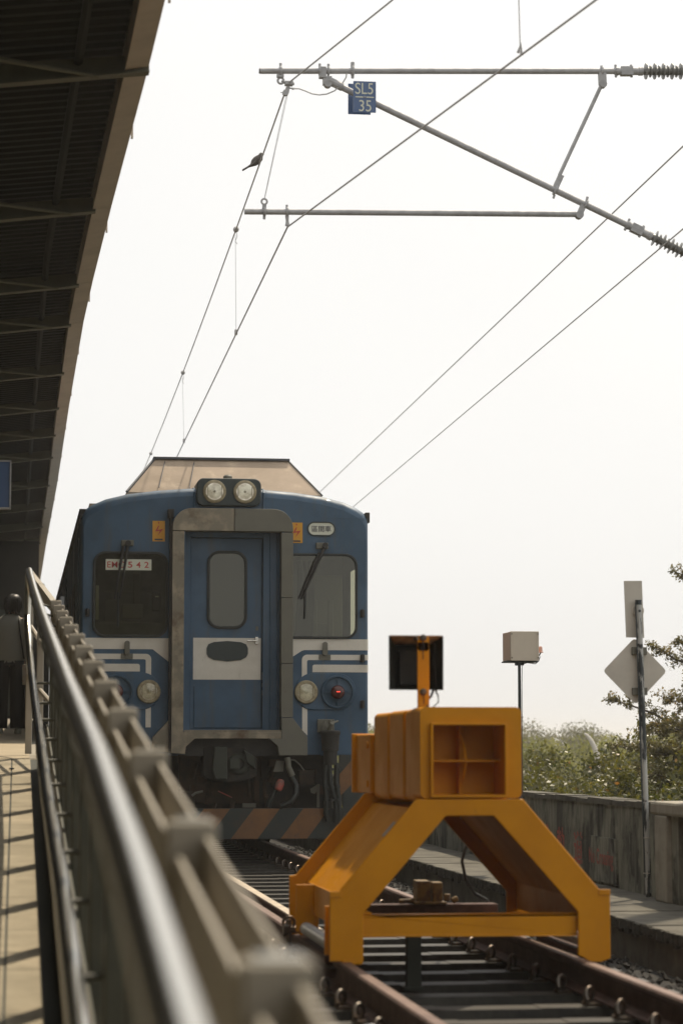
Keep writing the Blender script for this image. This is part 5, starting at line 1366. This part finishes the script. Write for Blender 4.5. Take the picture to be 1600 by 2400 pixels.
# far trees
fars = []
for vnt, (mt, sz) in enumerate((('leaffar', .13), ('leaffar', .12), ('leaffar2', .12))):
    P, vb = bush_points(7000, 2.3, 1.9, 60)
    P = P + np.array([0, 0, 2.2])
    t = thing('tree', 'x', 'tree', (0, 0, 0), 'far trees beyond the wall')
    link('crown', leaf_mesh('crown', P, sz, vbias=vb, up=.2, asp=.7), M[mt], t)
    b = MB(); b.tube([(0, 0, 0), (.05, 0, 1), (-.1, .1, 2.2), (0, 0, 3.2)], [.14, .11, .08, .03], 7)
    for k in range(6): a = k * 1.05; b.tube([(0, 0, 1.2), (.8 * math.cos(a), .8 * math.sin(a), 2.2), (1.6 * math.cos(a), 1.6 * math.sin(a), 3.0)], [.06, .04, .015], 5)
    b.build('trunk', M['bark'], t); kids_of(t); fars.append(t)
fs_ = []
k = 0
ft = [(13.6, 92, 1.6, 1), (16.4, 88, 1.5, 0), (19.2, 90, 1.35, 1), (20.6, 78, 1.05, 0), (22.3, 92, 1.55, 0), (23.2, 80, 1.15, 1), (25.2, 93, 1.6, 0), (26.0, 79, 1.0, 0), (28.4, 92, 1.45, 1), (31.2, 90, 1.6, 0), (25.6, 122, 2.35, 2), (29.3, 125, 2.3, 2), (33.2, 122, 2.2, 2), (36.8, 124, 2.5, 2), (21.8, 124, 2.1, 2), (17.6, 122, 2.2, 2)]
fl = ['far yellow green tree just right of the train end', 'far pale tree hidden mostly by the lamp bracket', 'far pale green tree behind the box pole', 'rounded yellow green tree right of the box pole, nearest of the far row', 'far tree with pale crown left of the curved white pole',
      'bright yellow green tree just left of the curved white pole', 'far tree behind the curved white pole', 'rounded light green tree right of the curved white pole', 'far tree directly behind the sign post', 'far tree at the right of the sign post',
      'grey green tree on the skyline left of the curved pole', 'grey green skyline tree right of the curved pole', 'grey green skyline tree behind the sign post', 'grey green skyline tree at the right edge', 'grey green skyline tree behind the box pole', 'grey green skyline tree behind the buffer stop lamp']
used = set()
for i, ((x, y, top, vnt), lab) in enumerate(zip(ft, fl)):
    src = fars[vnt]
    o = src if vnt not in used else copy_tree(src)
    used.add(vnt)
    s = (top + 2.4) / 4.35
    o.location = (x, y, -2.4); o.scale = (s * 1.05, s * 1.05, s); o.rotation_euler.z = i * 2.1; o['label'] = lab

# tree at the right edge with reaching branches
t = thing('tree', 'sparse tree at the right edge with branches reaching behind the diamond plate', 'tree', (9.4, 30.5, -2.4))
b = MB(); pts = []; vbl = []
def limb(p, q, r0, r1, bow, n=9):
    p = Vector(p); q = Vector(q); out = []
    for i in range(n + 1):
        k = i / n; c = p.lerp(q, k) + Vector((0, 0, bow * math.sin(math.pi * k))) + Vector((random.uniform(-1, 1), random.uniform(-1, 1), random.uniform(-1, 1))) * .03 * (0 < i < n)
        out.append(c)
    b.tube(out, [r0 + (r1 - r0) * i / n for i in range(n + 1)], 7)
    return out
trunk = limb((9.4, 30.5, -2.4), (9.25, 30.4, 1.2), .13, .09, 0)
limb((9.25, 30.4, 1.2), (9.3, 30.5, 4.6), .09, .03, 0)
tips = [((9.3, 30.4, .8), (7.50, 30.2, 1.60), .10), ((9.2, 30.4, 1.0), (7.95, 29.8, 1.30), .05), ((9.25, 30.4, .6), (7.60, 30.3, 1.02), .12), ((9.2, 30.3, .2), (7.7, 29.6, .75), .05),
        ((9.3, 30.4, 1.5), (8.05, 30.1, 2.28), .06), ((9.3, 30.4, 1.2), (8.25, 30.3, 1.62), .05), ((9.3, 30.4, 2.1), (8.36, 30.0, 2.35), -.1), ((9.3, 30.4, 2.6), (8.38, 30.2, 3.25), .05),
        ((9.3, 30.4, .9), (8.1, 30.9, 1.20), .12), ((9.3, 30.4, .4), (8.0, 29.9, .95), .1), ((9.2, 30.4, 0), (8.0, 29.7, .45), .1), ((9.3, 30.4, 1.9), (8.45, 29.9, 1.75), .05), ((9.3, 30.4, .6), (8.35, 29.7, 1.1), .05), ((9.3, 30.4, 0.1), (8.5, 29.6, .5), .05),
        ((9.2, 30.2, .3), (7.85, 30.6, .62), .1), ((9.2, 30.2, -.3), (7.9, 29.4, .3), .1), ((9.2, 30.2, .8), (8.3, 30.9, .9), .1), ((9.2, 30.2, 1.3), (8.3, 29.4, 1.35), .05), ((9.2, 30.2, .5), (8.45, 29.2, .75), .05),
        ((9.3, 30.4, 3.2), (10.4, 30.2, 3.9), .1), ((9.3, 30.4, 2.2), (10.5, 30.6, 2.8), .1), ((9.3, 30.4, 1.2), (10.6, 30.2, 1.8), .1), ((9.3, 30.4, 3.8), (9.0, 29.8, 4.6), .1)]
for p, q, bow in tips:
    L = limb(p, q, .035, .006, bow, 12)
    for i in range(3, 13):
        for s in range(4 if q[2] < 2.6 else 3):
            d = Vector((random.uniform(-1, .6), random.uniform(-1, 1), random.uniform(-.5, .9))).normalized()
            ln = random.uniform(.08, .26) * (1.15 - .5 * i / 12)
            e = L[i] + d * ln
            b.tube([L[i], L[i] + d * ln * .5 + Vector((0, 0, .01)), e], [.005, .004, .002], 4)
            nl = 34; vv = random.uniform(.2, .85)
            for j in range(nl):
                k = random.uniform(.15, 1.15)
                c = L[i] + d * ln * k + Vector((random.gauss(0, .028), random.gauss(0, .028), random.gauss(0, .022)))
                pts.append(tuple(c)); vbl.append(vv)
b.build('trunk', M['bark'], t, smooth=True)
link('crown', leaf_mesh('crown', np.array(pts), .042, vbias=np.array(vbl)), M['leaftree'], t)

# even haze of the humid air
haze = MB().box(-910, 910, -45, 1510, -3.4, 12).build('haze', None)
hm = bpy.data.materials.new('haze'); hm.use_nodes = True
for nd in list(hm.node_tree.nodes): hm.node_tree.nodes.remove(nd)
ho = hm.node_tree.nodes.new('ShaderNodeOutputMaterial'); pv = hm.node_tree.nodes.new('ShaderNodeVolumePrincipled')
pv.inputs['Color'].default_value = (.95, .93, .9, 1); pv.inputs['Density'].default_value = .0008; pv.inputs['Anisotropy'].default_value = .3
hm.node_tree.links.new(pv.outputs[0], ho.inputs['Volume'])
haze.data.materials.append(hm)
haze['kind'] = 'stuff'
